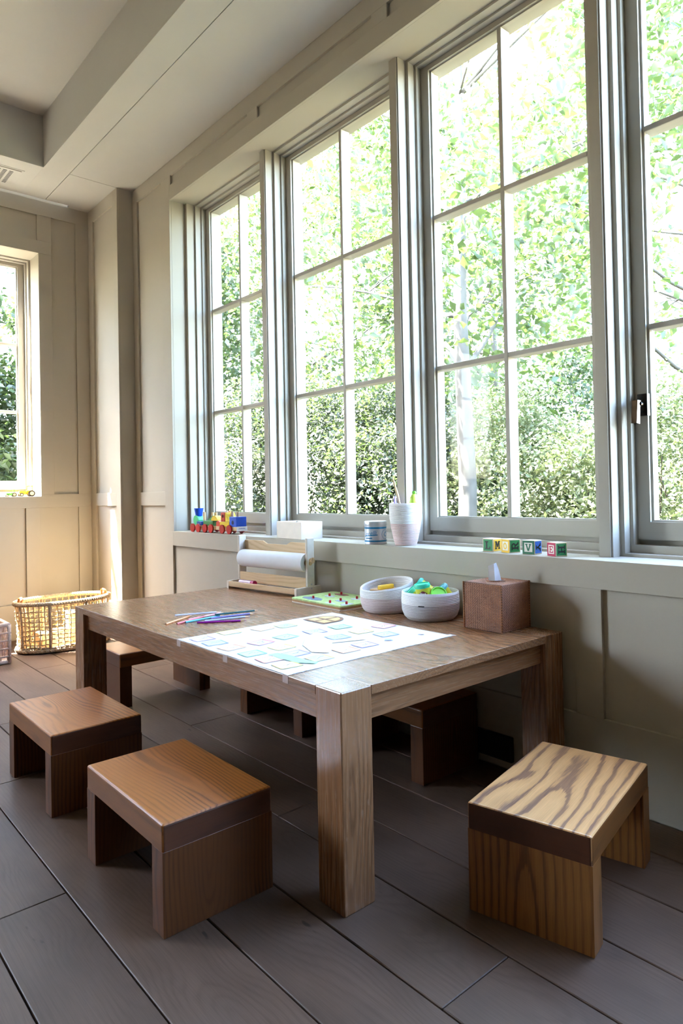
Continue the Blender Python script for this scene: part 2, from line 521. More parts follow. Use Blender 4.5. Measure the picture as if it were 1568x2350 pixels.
# mullions between the windows of the right wall
ys = [(3.095, 3.150), (2.058, 2.113), (1.112, 1.163), (0.128, 0.180), (-.852, -.80), (-1.85, -1.80)]
for k, (a, b) in enumerate(ys):
    m = MB(); m.box((.115, a, ZS), (TH + .01, b, ZH))
    t_ = m.build('trim_%d' % (k + 1), M['trim'], kind='structure')
    box('bead', (.109, a + .006, ZS), (.115, b - .006, ZH), M['trim'], t_, 0.0015)

# casement handle on the nearest window in view
M['bronze'] = plain('dark_bronze', (58, 52, 48), 0.28, 0.9)
hd = MB(); hd.box((.218, 1.034, 1.232), (.236, 1.068, 1.305)); plate = hd.build('handle_plate', M['bronze'], wins[3])
for z in (1.292, 1.245):
    s = MB(); s.tube([(.2165, 1.052, z), (.220, 1.052, z)], .0055, 10); s.build('screw', M['black'], plate)
hd = MB(); hd.tube([(.224, 1.050, 1.270), (.195, 1.050, 1.270)], .0085, 12)
hd.prism([(.204, 1.281), (.176, 1.281), (.166, 1.205), (.188, 1.203), (.192, 1.262), (.204, 1.262)], 1.046, 1.066, axis='y')
M['bronze_lever'] = plain('polished_bronze', (120, 108, 100), 0.16, 1.0)
hd.build('handle_lever', M['bronze_lever'], wins[3])

# black socket box low on the right wall, ceiling vent
o = box('wall_socket', (-.018, 1.440, .030), (0, 1.61, .119), M['black'], None, 0.004)
meta(o, 'black wall socket box low on the panelling under the table', 'socket')
vent = empty('ceiling_vent', (-0.80, 4.87, ZC), label='white slotted air vent set into the ceiling near the far wall', cat='vent')
box('plate', (-.20, -.13, -.003), (.13, .15, 0), M['ceil'], vent, .001)
m = MB()
for i in range(8):
    for j in range(10):
        x = .062 - i * .038; y = -.075 + j * .021
        m.box((x - .012, y - .0045, -.0036), (x + .012, y + .0045, -.0025))
m.build('slots', M['black'], vent, kind='stuff')
box('slot_line', (-.35, -.118 - .0, -.004), (.115, -.108, -.0028), plain('vent_line', (120, 112, 98), .7), vent)

# ground outside
mb = MB(); mb.box((-30, -30, -.45), (40, 45, -.35))
M['grass'] = plain('garden_soil', (84, 78, 60), 0.9, vary=.3, scale=3)
mb.build('ground', M['grass'], kind='structure')
# ------------------------------------------------------------------ table
TX0_, TX1_, TY0_, TY1_, ZT, LW_ = -0.9706, -0.0188, 1.2256, 3.0139, 0.525, 0.098
tc = ((TX0_ + TX1_) / 2, (TY0_ + TY1_) / 2)
table = empty('play_table', (tc[0], tc[1], 0), label='low dark oak play table with square legs beside the window wall', cat='table')
hx, hy = (TX1_ - TX0_) / 2, (TY1_ - TY0_) / 2
def beveled_prism(name, poly, z0, z1, mat, parent, bev=.004, loc=(0, 0, 0)):
    m = MB(); m.prism(poly, z0, z1)
    o = m.build(name, mat, parent, loc)
    bm = bmesh.new(); bm.from_mesh(o.data)
    bmesh.ops.bevel(bm, geom=[e for e in bm.edges], offset=bev, segments=2, affect='EDGES', profile=.5)
    bm.to_mesh(o.data); bm.free()
    return o
l = LW_
poly = [(-hx + l, -hy), (hx - l, -hy), (hx - l, -hy + l), (hx, -hy + l), (hx, hy - l), (hx - l, hy - l), (hx - l, hy), (-hx + l, hy), (-hx + l, hy - l), (-hx, hy - l), (-hx, -hy + l), (-hx + l, -hy + l)]
beveled_prism('table_top', poly, ZT - .024, ZT, M['table_y'], table, .0012)
for sx in (-1, 1):
    for sy in (-1, 1):
        x = sx * (hx - l / 2); y = sy * (hy - l / 2)
        box('leg', (x - l / 2, y - l / 2, 0), (x + l / 2, y + l / 2, ZT), M['table_z'], table, .003)
for sx in (-1, 1):
    x = sx * (hx - .033)
    box('apron', (x - .013, -hy + l, ZT - .090), (x + .013, hy - l, ZT - .024), M['table_y'], table, .001)
for sy in (-1, 1):
    y = sy * (hy - .033)
    box('apron', (-hx + l, y - .013, ZT - .090), (hx - l, y + .013, ZT - .024), M['table_x'], table, .001)

# ------------------------------------------------------------------ stools
SW, SL, SH, ST, SP = 0.295, 0.470, 0.255, 0.062, 0.058
def seat_mesh(sm):
    key = 'seat' + sm
    if key in MESH_CACHE: return MESH_CACHE[key]
    bm = bmesh.new(); bmesh.ops.create_cube(bm, size=1.0); bmesh.ops.scale(bm, vec=(SW, SL, ST), verts=bm.verts)
    ed = [e for e in bm.edges if not all(v.co.z < 0 for v in e.verts)]
    bmesh.ops.bevel(bm, geom=ed, offset=.006, segments=3, affect='EDGES', profile=.5)
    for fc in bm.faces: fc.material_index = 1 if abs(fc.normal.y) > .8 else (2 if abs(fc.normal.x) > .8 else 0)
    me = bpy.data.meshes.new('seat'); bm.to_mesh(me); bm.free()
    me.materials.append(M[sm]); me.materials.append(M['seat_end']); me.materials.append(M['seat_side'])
    MESH_CACHE[key] = me
    return me
def stool(cx, cy, rot, label, group='low oak stools around the play table', sm='stool_y', pm='stool_z'):
    s = empty('wooden_stool', (cx, cy, 0), rot, label=label, cat='stool', group=group)
    o = bpy.data.objects.new('seat', seat_mesh(sm)); link(o, s, (0, 0, SH - ST / 2))
    for k in (-1, 1):
        y = k * (SL / 2 - SP / 2)
        box('side_panel', (-SW / 2, y - SP / 2, 0), (SW / 2, y + SP / 2, SH - ST), M[pm], s, .0014)
    return s
stool(-1.168, 1.683, 0, 'nearest oak stool to the left of the front table leg')
stool(-1.168, 2.462, 0, 'oak stool by the left far side of the table, behind the nearest one')
stool(-0.472, 0.953, R(-78.3), 'light-topped oak stool with bold dark grain standing askew at the table end', sm='bold_y', pm='bold_z')
stool(-0.497, 3.272, R(90), 'oak stool half hidden beyond the far table leg, its seat catching the light')
stool(-0.197, 2.463, 0, 'dark oak stool in shade under the middle of the table by the wall')
stool(-0.172, 1.815, 0, 'shaded oak stool under the table just behind the front right leg')
# ------------------------------------------------------------------ small materials
M['white_paper'] = plain('white_paper', (226, 226, 229), .8, vary=.01)
M['pine'] = wood('pale_pine', 'y', (226, 194, 150), (214, 178, 132), (188, 146, 100), freq=60, rough=.5, contrast=.3, fibre=.12, tone=.03)
M['birch'] = plain('whitened_birch', (226, 216, 202), .55, vary=.05, scale=40)
M['ply'] = plain('plywood_edge', (176, 132, 84), .6, vary=.12, scale=60)
M['steel'] = plain('brushed_steel', (196, 198, 202), .32, .6)
def col(name, rgb, rough=.4, **k):
    key = 'c_' + name
    if key not in M: M[key] = plain(name, rgb, rough, **k)
    return M[key]

def quad_patch(name, pts, mat, parent, z=0.0, th=.0003, **k):
    m = MB(); m.prism(pts, z, z + th)
    return m.build(name, mat, parent, **k)

def text_mesh(txt, size, shear=0.0):
    """outline text as flat geometry: verts (x,y) and faces"""
    cu = bpy.data.curves.new('t', 'FONT'); cu.body = txt; cu.size = size; cu.shear = shear; cu.resolution_u = 2
    cu.align_x = 'CENTER'; cu.align_y = 'CENTER'
    o = bpy.data.objects.new('t', cu); C.objects.link(o)
    dg = bpy.context.evaluated_depsgraph_get()
    me = o.evaluated_get(dg).to_mesh()
    v = [tuple(p.co[:2]) for p in me.vertices]; f = [tuple(p.vertices) for p in me.polygons]
    o.evaluated_get(dg).to_mesh_clear()
    bpy.data.objects.remove(o); bpy.data.curves.remove(cu)
    return v, f

# ------------------------------------------------------------------ drawing on the table
PX, PY = -0.6425, 1.748
sheet = empty('drawing_sheet', (PX, PY, ZT), label='large white colouring sheet of letter cards taped to the tabletop', cat='drawing')
m = MB(); N = 24
vs = []; fs = []
for i in range(N + 1):
    for j in range(N + 1):
        x = -.327 + .654 * i / N; y = -.308 + .616 * j / N
        z = .0008
        if j == 0 or i == 0: z += 0.0012 * (0.5 + 0.5 * math.sin(i * .9 + j * .7))
        vs.append((x, y, z))
for i in range(N):
    for j in range(N):
        a = i * (N + 1) + j; fs.append((a, a + N + 1, a + N + 2, a + 1))
vb = [(x, y, 0.0001) for x, y, z in vs]; nv = len(vs)
fs2 = [tuple(q + nv for q in reversed(f)) for f in fs]
obj('paper', vs + vb, fs + fs2, M['white_paper'], sheet, smooth=True)
def lt(c, f): return tuple(int(v + (250 - v) * f) for v in c)
PAST = {'pu': (192, 174, 220), 'ye': (232, 220, 150), 'or': (232, 198, 160), 'gr': (166, 210, 176), 'bl': (178, 194, 226), 're': (228, 178, 178), 'te': (172, 212, 210)}
OUTL = {'pu': (170, 140, 214), 'ye': (236, 214, 110), 'or': (232, 160, 120), 'gr': (130, 204, 146), 'bl': (150, 164, 220), 're': (224, 126, 130), 'te': (150, 206, 206)}
PAST = {k: lt(v, .35) for k, v in PAST.items()}; OUTL = {k: lt(v, .05) for k, v in OUTL.items()}
INK = col('ink', (70, 66, 74), .7)
cards = [(-0.911, 1.997, 'pu', 'pu'), (-0.913, 1.913, 'bl', 'bl'), (-0.796, 2.023, 'ye', 'ye'), (-0.807, 1.811, 'pu', 're'), (-0.91, 1.817, 'or', 'or'), (-0.906, 1.707, 'te', 'gr'), (-0.909, 1.61, 'or', 're'), (-0.912, 1.522, 'ye', 'ye'), (-0.815, 1.614, 'bl', 'pu'), (-0.799, 1.709, 'ye', 'ye'), (-0.704, 1.821, 'te', 'gr'), (-0.683, 1.99, 'ye', 'or'), (-0.596, 1.974, 'gr', 'ye'), (-0.586, 1.818, 'bl', 'pu'), (-0.673, 1.684, 'pu', 'bl'), (-0.588, 1.694, 'gr', 'bl'), (-0.477, 1.815, 'gr', 'gr'), (-0.478, 1.705, 'ye', 'ye'), (-0.365, 1.712, 're', 're'), (-0.452, 1.611, 'bl', 'bl'), (-0.6, 1.55, 'pu', 'pu'), (-0.685, 1.539, 'or', 'or'), (-0.801, 1.522, 'bl', 'ye')]
for k, (x, y, fcol, ocol) in enumerate(cards):
    m = MB(); w, h = .034, .030; a = random.uniform(-.15, .15); ca, sa = math.cos(a), math.sin(a)
    def rp(px, py): return (x - PX + ca * px - sa * py, y - PY + sa * px + ca * py)
    z = .0022 + k * .00001
    m.prism([rp(-w, -h), rp(w, -h), rp(w, h), rp(-w, h)], z, z + .0002, 0)
    e = .0028
    for lo, hi in (((-w, -h), (w, -h + e)), ((-w, h - e), (w, h)), ((-w, -h), (-w + e, h)), ((w - e * 2.2, -h), (w, h))):
        m.prism([rp(lo[0], lo[1]), rp(hi[0], lo[1]), rp(hi[0], hi[1]), rp(lo[0], hi[1])], z + .0002, z + .0004, 1)
    for s in range(5):
        px, py = -.012 + s * .006, random.uniform(-.008, .008); l = random.uniform(.004, .010)
        m.prism([rp(px, py), rp(px + l, py + .003), rp(px + l, py + .0040), rp(px, py + .001)], z + .0002, z + .0004, 2)
    m.build('coloured_card', [col('pastel_' + fcol, PAST[fcol], .8), col('crayon_' + ocol, OUTL[ocol], .8), INK], sheet)
def local(pts): return [(a - PX, b - PY) for a, b in pts]
quad_patch('coloured_crocodile', local([(-.880, 1.66), (-.885, 1.60), (-.878, 1.52), (-.850, 1.478), (-.832, 1.486), (-.845, 1.53), (-.842, 1.60), (-.852, 1.655)]), col('crayon_green_wash', (172, 224, 186), .8), sheet, .0027)
quad_patch('coloured_giraffe', local([(-.60, 1.80), (-.66, 1.77), (-.74, 1.68), (-.775, 1.59), (-.745, 1.545), (-.70, 1.60), (-.655, 1.64), (-.55, 1.60), (-.545, 1.615), (-.63, 1.67), (-.64, 1.72), (-.585, 1.78)]), col('crayon_orange_wash', (246, 222, 190), .8), sheet, .0027)
quad_patch('blue_scribble', local([(-.52, 1.545), (-.50, 1.528), (-.492, 1.548), (-.506, 1.56)]), col('crayon_blue_wash', (176, 186, 226), .8), sheet, .0027)
quad_patch('purple_mark', local([(-.385, 1.53), (-.372, 1.514), (-.366, 1.522), (-.376, 1.534)]), col('crayon_lilac_wash', (196, 180, 220), .8), sheet, .0027)
# arched window cut-out stuck on the sheet
ax0, ax1, ay0, ay1 = -.487, -.360, 1.895, 2.018
def arch(ins):
    p = [(ax0 + ins, ay0 + ins)]
    ym = (ay0 + ay1) / 2; r = (ay1 - ay0) / 2 - ins; xs = ax1 - .060
    p += [(xs + (.060 - ins) * math.cos(t), ym + r * math.sin(t)) for t in [R(-90 + 12 * i) for i in range(16)]]
    p += [(ax0 + ins, ay1 - ins)]
    return local(p)
cut = quad_patch('cut_out_window', arch(0), col('brown_crayon', (150, 112, 86), .8), sheet, .003)
quad_patch('window_light', arch(.013), col('ochre_crayon', (222, 190, 128), .8), cut, .0034)
ym = (ay0 + ay1) / 2 - PY
quad_patch('window_bar', [(ax0 - PX, ym - .006), (ax1 - PX - .004, ym - .006), (ax1 - PX - .004, ym + .006), (ax0 - PX, ym + .006)], col('brown_crayon', (150, 112, 86)), cut, .0037)
xm = (ax0 + ax1) / 2 - PX - .008
quad_patch('window_bar', [(xm - .006, ay0 - PY + .004), (xm + .006, ay0 - PY + .004), (xm + .006, ay1 - PY - .004), (xm - .006, ay1 - PY - .004)], col('brown_crayon', (150, 112, 86)), cut, .0037)
TAPE = plain('masking_tape', (190, 168, 160), .6)
for y in (2.045, 1.752, 1.449):
    m = MB(); m.box((TX0_ - PX - .0008, y - PY - .012, -.020), (TX0_ - PX - .0001, y - PY + .012, .0010)); m.box((TX0_ - PX - .0008, y - PY - .012, .0008), (TX0_ - PX + .012, y - PY + .012, .0012))
    m.build('tape', TAPE, sheet)
quad_patch('tape', local([(-.322, 1.440), (-.300, 1.436), (-.300, 1.466), (-.326, 1.462)]), TAPE, sheet, .0003)

# ------------------------------------------------------------------ pencils
def pencil(a, b, rgb, label, z=0.0, tip=True, L=.176):
    a = Vector((a[0], a[1], ZT)); b = Vector((b[0], b[1], ZT))
    d = (b - a).normalized(); yaw = math.atan2(d.y, d.x)
    p = empty('pencil', (a.x, a.y, ZT + .0037 + z), yaw, label=label, cat='pencil', group='colouring pencils scattered on the tabletop')
    r = .0037
    m = MB(); m.tube([(0, 0, 0), (L - .02, 0, 0)], r, 6); m.build('barrel', col('pencil_' + label.split()[0], rgb, .3), p)
    m = MB(); m.tube([(L - .02, 0, 0), (L - .005, 0, 0)], [r, r * .32], 6); m.build('wood_tip', col('pencil_wood', (222, 186, 146), .6), p)
    m = MB(); m.tube([(L - .005, 0, 0), (L, 0, 0)], [r * .32, .0003], 6); m.build('lead', col('pencil_lead_' + label.split()[0], rgb, .4), p)
    m = MB(); m.tube([(-.0015, 0, 0), (0, 0, 0)], r * .98, 6); m.build('end_dip', col('pencil_end_' + label.split()[0], tuple(int(c * .6) for c in rgb), .4), p)
pencil((-.884, 2.317), (-.703, 2.424), (226, 148, 84), 'orange pencil at the left end of the scattered pencils')
pencil((-.853, 2.291), (-.66, 2.37), (236, 108, 112), 'coral red pencil lying between the orange and turquoise ones', .0)
pencil((-.817, 2.294), (-.641, 2.320), (58, 164, 188), 'turquoise pencil in the middle of the scattered pencils')
pencil((-.801, 2.412), (-.612, 2.339), (214, 220, 240), 'pale bluish white pencil lying across the others at the back', .0078)
pencil((-.792, 2.253), (-.637, 2.148), (156, 18, 150), 'vivid purple pencil nearest to the drawing')
pencil((-.758, 2.262), (-.562, 2.212), (198, 206, 230), 'silver grey pencil just behind the vivid purple one')
pencil((-.714, 2.291), (-.512, 2.256), (128, 120, 184), 'violet blue pencil reaching furthest right among the pencils')
pencil((-.684, 2.312), (-.496, 2.262), (30, 96, 98), 'dark teal pencil behind the violet blue one', .0074)
pencil((-.787, 2.331), (-.644, 2.364), (240, 170, 178), 'pink pencil under the pale bluish white one')

# ------------------------------------------------------------------ paper roll stand
FRx, FRy, FLx, FLy = -.182, 2.470, -.237, 2.985
WID = math.hypot(FLx - FRx, FLy - FRy); ang = math.atan2(FLy - FRy, FLx - FRx) - math.pi / 2
st = empty('paper_roll_stand', (FRx, FRy, ZT), ang, label='wooden paper roll dispenser with pencil tray at the back of the table', cat='paper dispenser')
DEP, TK = .155, .016
for k, y in enumerate((0, WID - TK)):
    sb = box('side_board', (0, y, 0), (DEP, y + TK, .038), M['birch'], st, .002)
    up = box('upright', (.070, y + .001, .038), (.116, y + TK - .001, .262), M['birch'], st, .004)
    if k == 0:
        for z in (.030, .048):
            m = MB(); m.tube([(.094, -.001, z), (.094, .003, z)], .004, 10); m.build('screw', M['steel'], sb, -sb.location)
        m = MB(); m.tube([(.092, -.016, .158), (.092, .002, .158)], .011, 12); m.build('peg', M['pine'], up, -up.location)
        m = MB(); m.box((.088, -.018, .146), (.096, -.010, .172)); m.build('peg_grip', M['pine'], up, -up.location)
zb0, zb1, zn = .150, .236, .222
poly = [(TK, zb0), (WID - TK, zb0), (WID - TK, zb1), (WID * .70, zb1), (WID * .64, zn), (WID * .36, zn), (WID * .30, zb1), (TK, zb1)]
m = MB(); m.prism(poly, .108, .116, axis='x'); m.build('top_board', M['pine'], st)
box('lower_board', (.072, TK, .028), (.080, WID - TK, .078), M['pine'], st, .001)
box('tray_base', (.002, TK, .010), (.075, WID - TK, .016), M['pine'], st, .001)
box('tray_lip', (0.0, TK, .012), (.010, WID - TK, .036), M['pine'], st, .002)
m = MB(); prof = [(.018, TK + .006), (.043, TK + .006), (.043, WID - TK - .006), (.018, WID - TK - .006), (.018, TK + .006)]
m.lathe(prof, 40); rl = m.build('paper_roll', M['white_paper'], st, (.090, 0, .146), (R(-90), 0, 0)); smooth_by_angle(rl)
m = MB(); m.tube([(0, 0, 0), (0, 0, WID)], .011, 12); m.build('dowel', M['pine'], rl)
def stand_pt(x, y, z): return st.matrix_basis @ Vector((x, y, z)) if False else Vector((FRx, FRy, ZT)) + Matrix.Rotation(ang, 3, 'Z') @ Vector((x, y, z))
# things in the tray
p = stand_pt(.036, WID - .17, .016)
tb = empty('glitter_tube', p, ang, label='clear glitter tube with a pink cap in the stand tray', cat='tube')
m = MB(); m.tube([(0, .012, .0145), (0, .105, .0145)], .014, 16); o = m.build('tube', col('pink_glitter', (226, 190, 222), .2), tb); smooth_by_angle(o)
m = MB(); m.tube([(0, -.008, .0145), (0, .014, .0145)], .0146, 16); o = m.build('cap', col('magenta_cap', (206, 22, 108), .35), tb); smooth_by_angle(o)
for k, (lab, c) in enumerate((('bright green pencil lying along the stand tray', (118, 176, 48)), ('lime green pencil beside the bright green one in the tray', (176, 206, 70)))):
    p = stand_pt(.030 + k * .014, .020 + k * .012, .0165)
    g = empty('pencil', p, ang + R(90), label=lab, cat='pencil', group='pencils in the stand tray')
    m = MB(); m.tube([(0, 0, .0037), (.155, 0, .0037)], .0037, 6); m.build('barrel', col('tray_pencil_%d' % k, c, .3), g)
    m = MB(); m.tube([(.155, 0, .0037), (.172, 0, .0037)], [.0037, .0004], 6); m.build('wood_tip', col('pencil_wood', (222, 186, 146), .6), g)

# ------------------------------------------------------------------ peg puzzle
QX0, QX1, QY0, QY1 = -.270, -.030, 2.050, 2.395
pz = empty('peg_puzzle', ((QX0 + QX1) / 2, (QY0 + QY1) / 2, ZT), label='flat green wooden peg puzzle board with red knobs beside the paper stand', cat='puzzle')
qx, qy = (QX1 - QX0) / 2, (QY1 - QY0) / 2
def rrect(hx, hy, r, n=5):
    p = []
    for cx, cy, a0 in ((hx - r, hy - r, 0), (-hx + r, hy - r, 90), (-hx + r, -hy + r, 180), (hx - r, -hy + r, 270)):
        p += [(cx + r * math.cos(R(a0 + 90 * i / n)), cy + r * math.sin(R(a0 + 90 * i / n))) for i in range(n + 1)]
    return p
quad_patch('base_board', rrect(qx, qy, .016), M['birch'], pz, 0, .004)
quad_patch('middle_board', rrect(qx - .001, qy - .001, .016), M['ply'], pz, .004, .009)
top = quad_patch('picture_board', rrect(qx, qy, .016), col('puzzle_green', (186, 214, 140), .5, vary=.18, scale=55), pz, .013, .006)
cxq, cyq = (QX0 + QX1) / 2, (QY0 + QY1) / 2
def blob(cx, cy, rx, ry, rot=0, n=14, j=.18):
    return [(cx - cxq + (rx * math.cos(t) * math.cos(rot) - ry * math.sin(t) * math.sin(rot)) * (1 + random.uniform(-j, j)), cy - cyq + (rx * math.cos(t) * math.sin(rot) + ry * math.sin(t) * math.cos(rot)) * (1 + random.uniform(-j, j))) for t in [2 * math.pi * i / n for i in range(n)]]
kn = [(-.224, 2.293), (-.137, 2.290), (-.075, 2.284), (-.108, 2.143), (-.186, 2.157), (-.250, 2.148), (-.224, 2.075)]
pc = [(126, 140, 168), (206, 214, 220), (150, 96, 84), (214, 222, 228), (150, 170, 200), (210, 226, 214), (196, 204, 222)]
pr_ = [(.026, .062), (.018, .030), (.020, .040), (.026, .026), (.018, .030), (.013, .030), (.030, .020)]
for (kx, ky), c, (rx, ry) in zip(kn, pc, pr_):
    pp = quad_patch('puzzle_piece', blob(kx, ky, rx, ry), col('puzzle_piece_%d_%d' % (c[0], c[2]), c, .5, vary=.1, scale=90), pz, .019, .0012)
    m = MB(); m.lathe([(0, 0), (.0050, 0), (.0050, .009), (.0046, .011), (0, .011)], 12); k = m.build('knob', col('red_knob', (196, 22, 40), .3), pp, (kx - cxq, ky - cyq, .0202)); smooth_by_angle(k)

# ------------------------------------------------------------------ coiled rope baskets
def rope_mat(name, zmax, split, stitch, base=(236, 233, 230), pitch=.0056, fade=.85):
    t = NT(name)
    tc = t.node('ShaderNodeTexCoord'); s = t.node('ShaderNodeSeparateXYZ'); t.l.new(tc.outputs['Object'], s.inputs[0])
    z = s.outputs[2]
    fr = t.math('FRACT', t.math('DIVIDE', z, pitch))
    groove = t.math('LESS_THAN', t.math('ABSOLUTE', t.math('SUBTRACT', fr, 0.5)), 0.5) if False else t.math('GREATER_THAN', t.math('ABSOLUTE', t.math('SUBTRACT', fr, 0.5)), 0.28)
    ang_ = t.math('ARCTAN2', s.outputs[1], s.outputs[0])
    zig = t.math('GREATER_THAN', t.math('SINE', t.math('MULTIPLY', ang_, 150.0)), -0.5)
    low = t.math('LESS_THAN', z, split)
    f = t.math('MULTIPLY', t.math('MULTIPLY', groove, zig), t.math('MULTIPLY', low, fade))
    nz = t.noise(tc.outputs['Object'], 380, 2)
    c = t.mix(f, t.mix(t.math('MULTIPLY', low, .16), srgb(*base), srgb(*stitch)), srgb(*stitch))
    c = t.mix(0.10, c, t.ramp(nz, [(.4, srgb(150, 140, 132)), (.6, srgb(255, 255, 255))]), 'MULTIPLY')
    return t.principled(c, .85, 0, t.bump(nz, .3, .001))
def coil_basket(name, loc, rz, prof, mat, label, inner=None, seg=64, pitch=.0056, thick=.006, sx=1, sy=1, wob=None, cat='basket', group=None):
    """prof: list of (r,z); the wall is a stack of rope coils"""
    b = empty(name, loc, rz, label=label, cat=cat, group=group)
    zs = [p[1] for p in prof]; rs = [p[0] for p in prof]; h = zs[-1]
    n = int(h / pitch); out = []; inn = []
    for i in range(n):
        for q in range(4):
            z = (i + q / 4) * pitch; r = float(np.interp(z, zs, rs)); bul = .0022 * math.sin(math.pi * (q / 4 + .02))
            out.append((r - .0022 + bul, z))
            inn.append((max(r - thick - bul * .6, .004), max(z, .006)))
    out = [(0.002, 0.0005), (rs[0] * .96, 0.0005)] + out
    rt = float(rs[-1]); top = [(rt - .001, h), (rt - thick * .5, h + .002), (rt - thick, h)]
    m = MB(); m.lathe(out + top + inn[::-1] + [(.002, .006)], seg, 0, sx=sx, sy=sy, wob=wob)
    o = m.build('coiled_wall', mat, b); smooth_by_angle(o, 75)
    return b
# pencil cup on the sill
cup = coil_basket('rope_cup', (.078, 2.030, ZS), 0, [(.046, 0), (.052, .02), (.0625, .07), (.069, .115), (.071, .15), (.070, .178)], rope_mat('rope_white_pink', .178, .094, (206, 118, 112)), 'tall white and pink coiled rope cup on the window sill')
# oval catch-all with raised side
rdir = math.atan2(-.10, .9)
pk = coil_basket('rope_basket', (-.130, 1.938, ZT), 0, [(.088, 0), (.098, .012), (.105, .035), (.107, .07), (.106, .098)], rope_mat('rope_white_blush', .1, .058, (200, 140, 138), fade=.6), 'white and blush coiled rope basket with one raised rim, left of its pair', wob=lambda a, z: (max(z, 0) / .1) ** 1.5 * .018 * (0.35 + math.cos(a - rdir)), group='coiled rope baskets on the table')
rb = coil_basket('rope_basket', (-.132, 1.704, ZT), 0, [(.086, 0), (.098, .012), (.106, .034), (.108, .065), (.106, .100)], rope_mat('rope_white_grey', .1, .058, (92, 86, 92), fade=.75), 'white and grey coiled rope basket full of modelling clay tubs', group='coiled rope baskets on the table')
for (bx, by, c, par, az) in ((.1075, .056, (140, 30, 50), pk, R(-62)), (.1085, .058, (30, 28, 30), rb, R(205))):
    m = MB(); m.tube([(bx * math.cos(az + t), bx * math.sin(az + t), by) for t in (-.10, 0, .10)], .0022, 6); m.build('thread_mark', col('thread_%d' % c[0], c, .8), par)
o = box('toy_bar', (-.175, 1.925, ZT + .085), (-.10, 1.945, ZT + .102), col('yellow_plastic', (232, 186, 40), .35), None, .004)
meta(o, 'yellow plastic toy piece poking out of the blush rope basket', 'toy')
o = box('toy_bar', (-.185, 1.90, ZT + .008), (-.085, 1.98, ZT + .086), col('tan_card', (190, 150, 106), .7), None, .004)
meta(o, 'tan cardboard box inside the blush rope basket', 'box'); o.name = 'card_box'
# things in the cup
pb = empty('paint_brush', (.070, 2.042, ZS + .01), 0, label='pale wooden paint brush handle leaning out of the rope cup', cat='brush')
m = MB(); m.tube([(0.012, -.004, 0), (.010, .008, .10), (.004, .028, .20), (-.002, .044, .262), (-.004, .050, .286)], [.0035, .0055, .0062, .0042, .0015], 10); o = m.build('handle', col('brush_wood', (226, 196, 140), .4), pb); smooth_by_angle(o)
m = MB(); m.tube([(.0125, -.006, -.006), (.012, -.004, 0)], [.002, .004], 8); m.build('bristles', col('bristle', (90, 66, 44), .9), pb)
sp = empty('toy_scoop', (.062, 2.075, ZS + .10), R(40), label='lilac plastic scoop sticking out of the rope cup', cat='toy')
m = MB(); m.lathe([(0, 0), (.014, .004), (.020, .04), (.021, .075), (.016, .098), (.008, .108), (0, .110)], 20, sx=1, sy=.35); o = m.build('scoop', col('lilac_plastic', (178, 148, 232), .3), sp); smooth_by_angle(o, 60)
m = MB(); m.tube([(0, 0, -.085), (0, 0, .006)], .005, 8); m.build('handle', col('lilac_plastic', (178, 148, 232), .3), sp)
br = empty('toy_stamp', (.098, 1.995, ZS + .12), 0, label='lime green bumpy toy standing in the rope cup', cat='toy')
m = MB(); m.lathe([(0, 0), (.018, 0), (.021, .05), (.026, .060), (.023, .070), (.020, .076), (.022, .082), (.015, .090), (.014, .094), (.006, .1), (0, .1)], 14, sy=.7); o = m.build('body', col('lime_plastic', (206, 232, 90), .35), br); smooth_by_angle(o, 60)
m = MB(); m.lathe([(0, .097), (.009, .099), (.010, .105), (.006, .110), (0, .111)], 12); o = m.build('cap', col('green_plastic', (120, 206, 60), .35), br); smooth_by_angle(o, 60)

# ------------------------------------------------------------------ clay tubs
YEL = col('tub_yellow', (222, 214, 52), .35)
def tub(loc, tilt, lid, label, logo=None, grp='modelling clay tubs in the rope basket'):
    t = bpy.data.objects.new('clay_tub', None); link(t, None, loc, tilt); t.empty_display_size = .03
    meta(t, label, 'tub', grp)
    m = MB(); m.lathe([(0, 0), (.0235, 0), (.0265, .045), (0, .045)], 28); o = m.build('cup', YEL, t); smooth_by_angle(o)
    lm = col('lid_%d_%d' % (lid[0], lid[2]), lid, .35)
    m = MB(); m.lathe([(0, .045), (.029, .045), (.0295, .048), (.0295, .057), (.0275, .060), (.0245, .060), (.0240, .0570), (0, .0570)], 32); l_ = m.build('lid', lm, t); smooth_by_angle(l_)
    m = MB(); m.lathe([(.0300, .050), (.0308, .0515), (.0308, .0535), (.0300, .055)], 32); o = m.build('lid_ridge', lm, l_); smooth_by_angle(o)
    if logo is not None:
        def wrap(px, py, off): 
            r = .0235 + .003 * (py / .045) + off; th = logo + px / r
            return (r * math.cos(th), r * math.sin(th), py)
        n = 18; vs = [wrap(.0165 * math.cos(2 * math.pi * i / n) * (1 + .10 * math.sin(5 * 2 * math.pi * i / n)), .022 + .0125 * math.sin(2 * math.pi * i / n) * (1 + .12 * math.cos(4 * 2 * math.pi * i / n)), .0007) for i in range(n)] + [wrap(0, .022, .0009)]
        obj('logo_patch', vs, [(i, (i + 1) % n, n) for i in range(n)], col('logo_maroon', (122, 24, 40), .4), t)
        for txt, yy in (('Play', .0262), ('Doh', .0165)):
            v, f = text_mesh(txt, .0135)
            obj('lettering', [wrap(a, b + yy, .0013) for a, b in v], f, col('logo_white', (250, 246, 240), .4), t)
    return t
bx, by = -.132, 1.704
tub((bx - .048, by - .014, ZT + .074), (R(-4), R(-8), 0), (60, 206, 160), 'clay tub with mint lid and readable logo at the front of the basket', logo=R(222))
tub((bx - .010, by + .040, ZT + .056), (R(-30), R(-34), 0), (96, 224, 190), 'tilted clay tub showing its pale mint lid, leftmost in the basket')
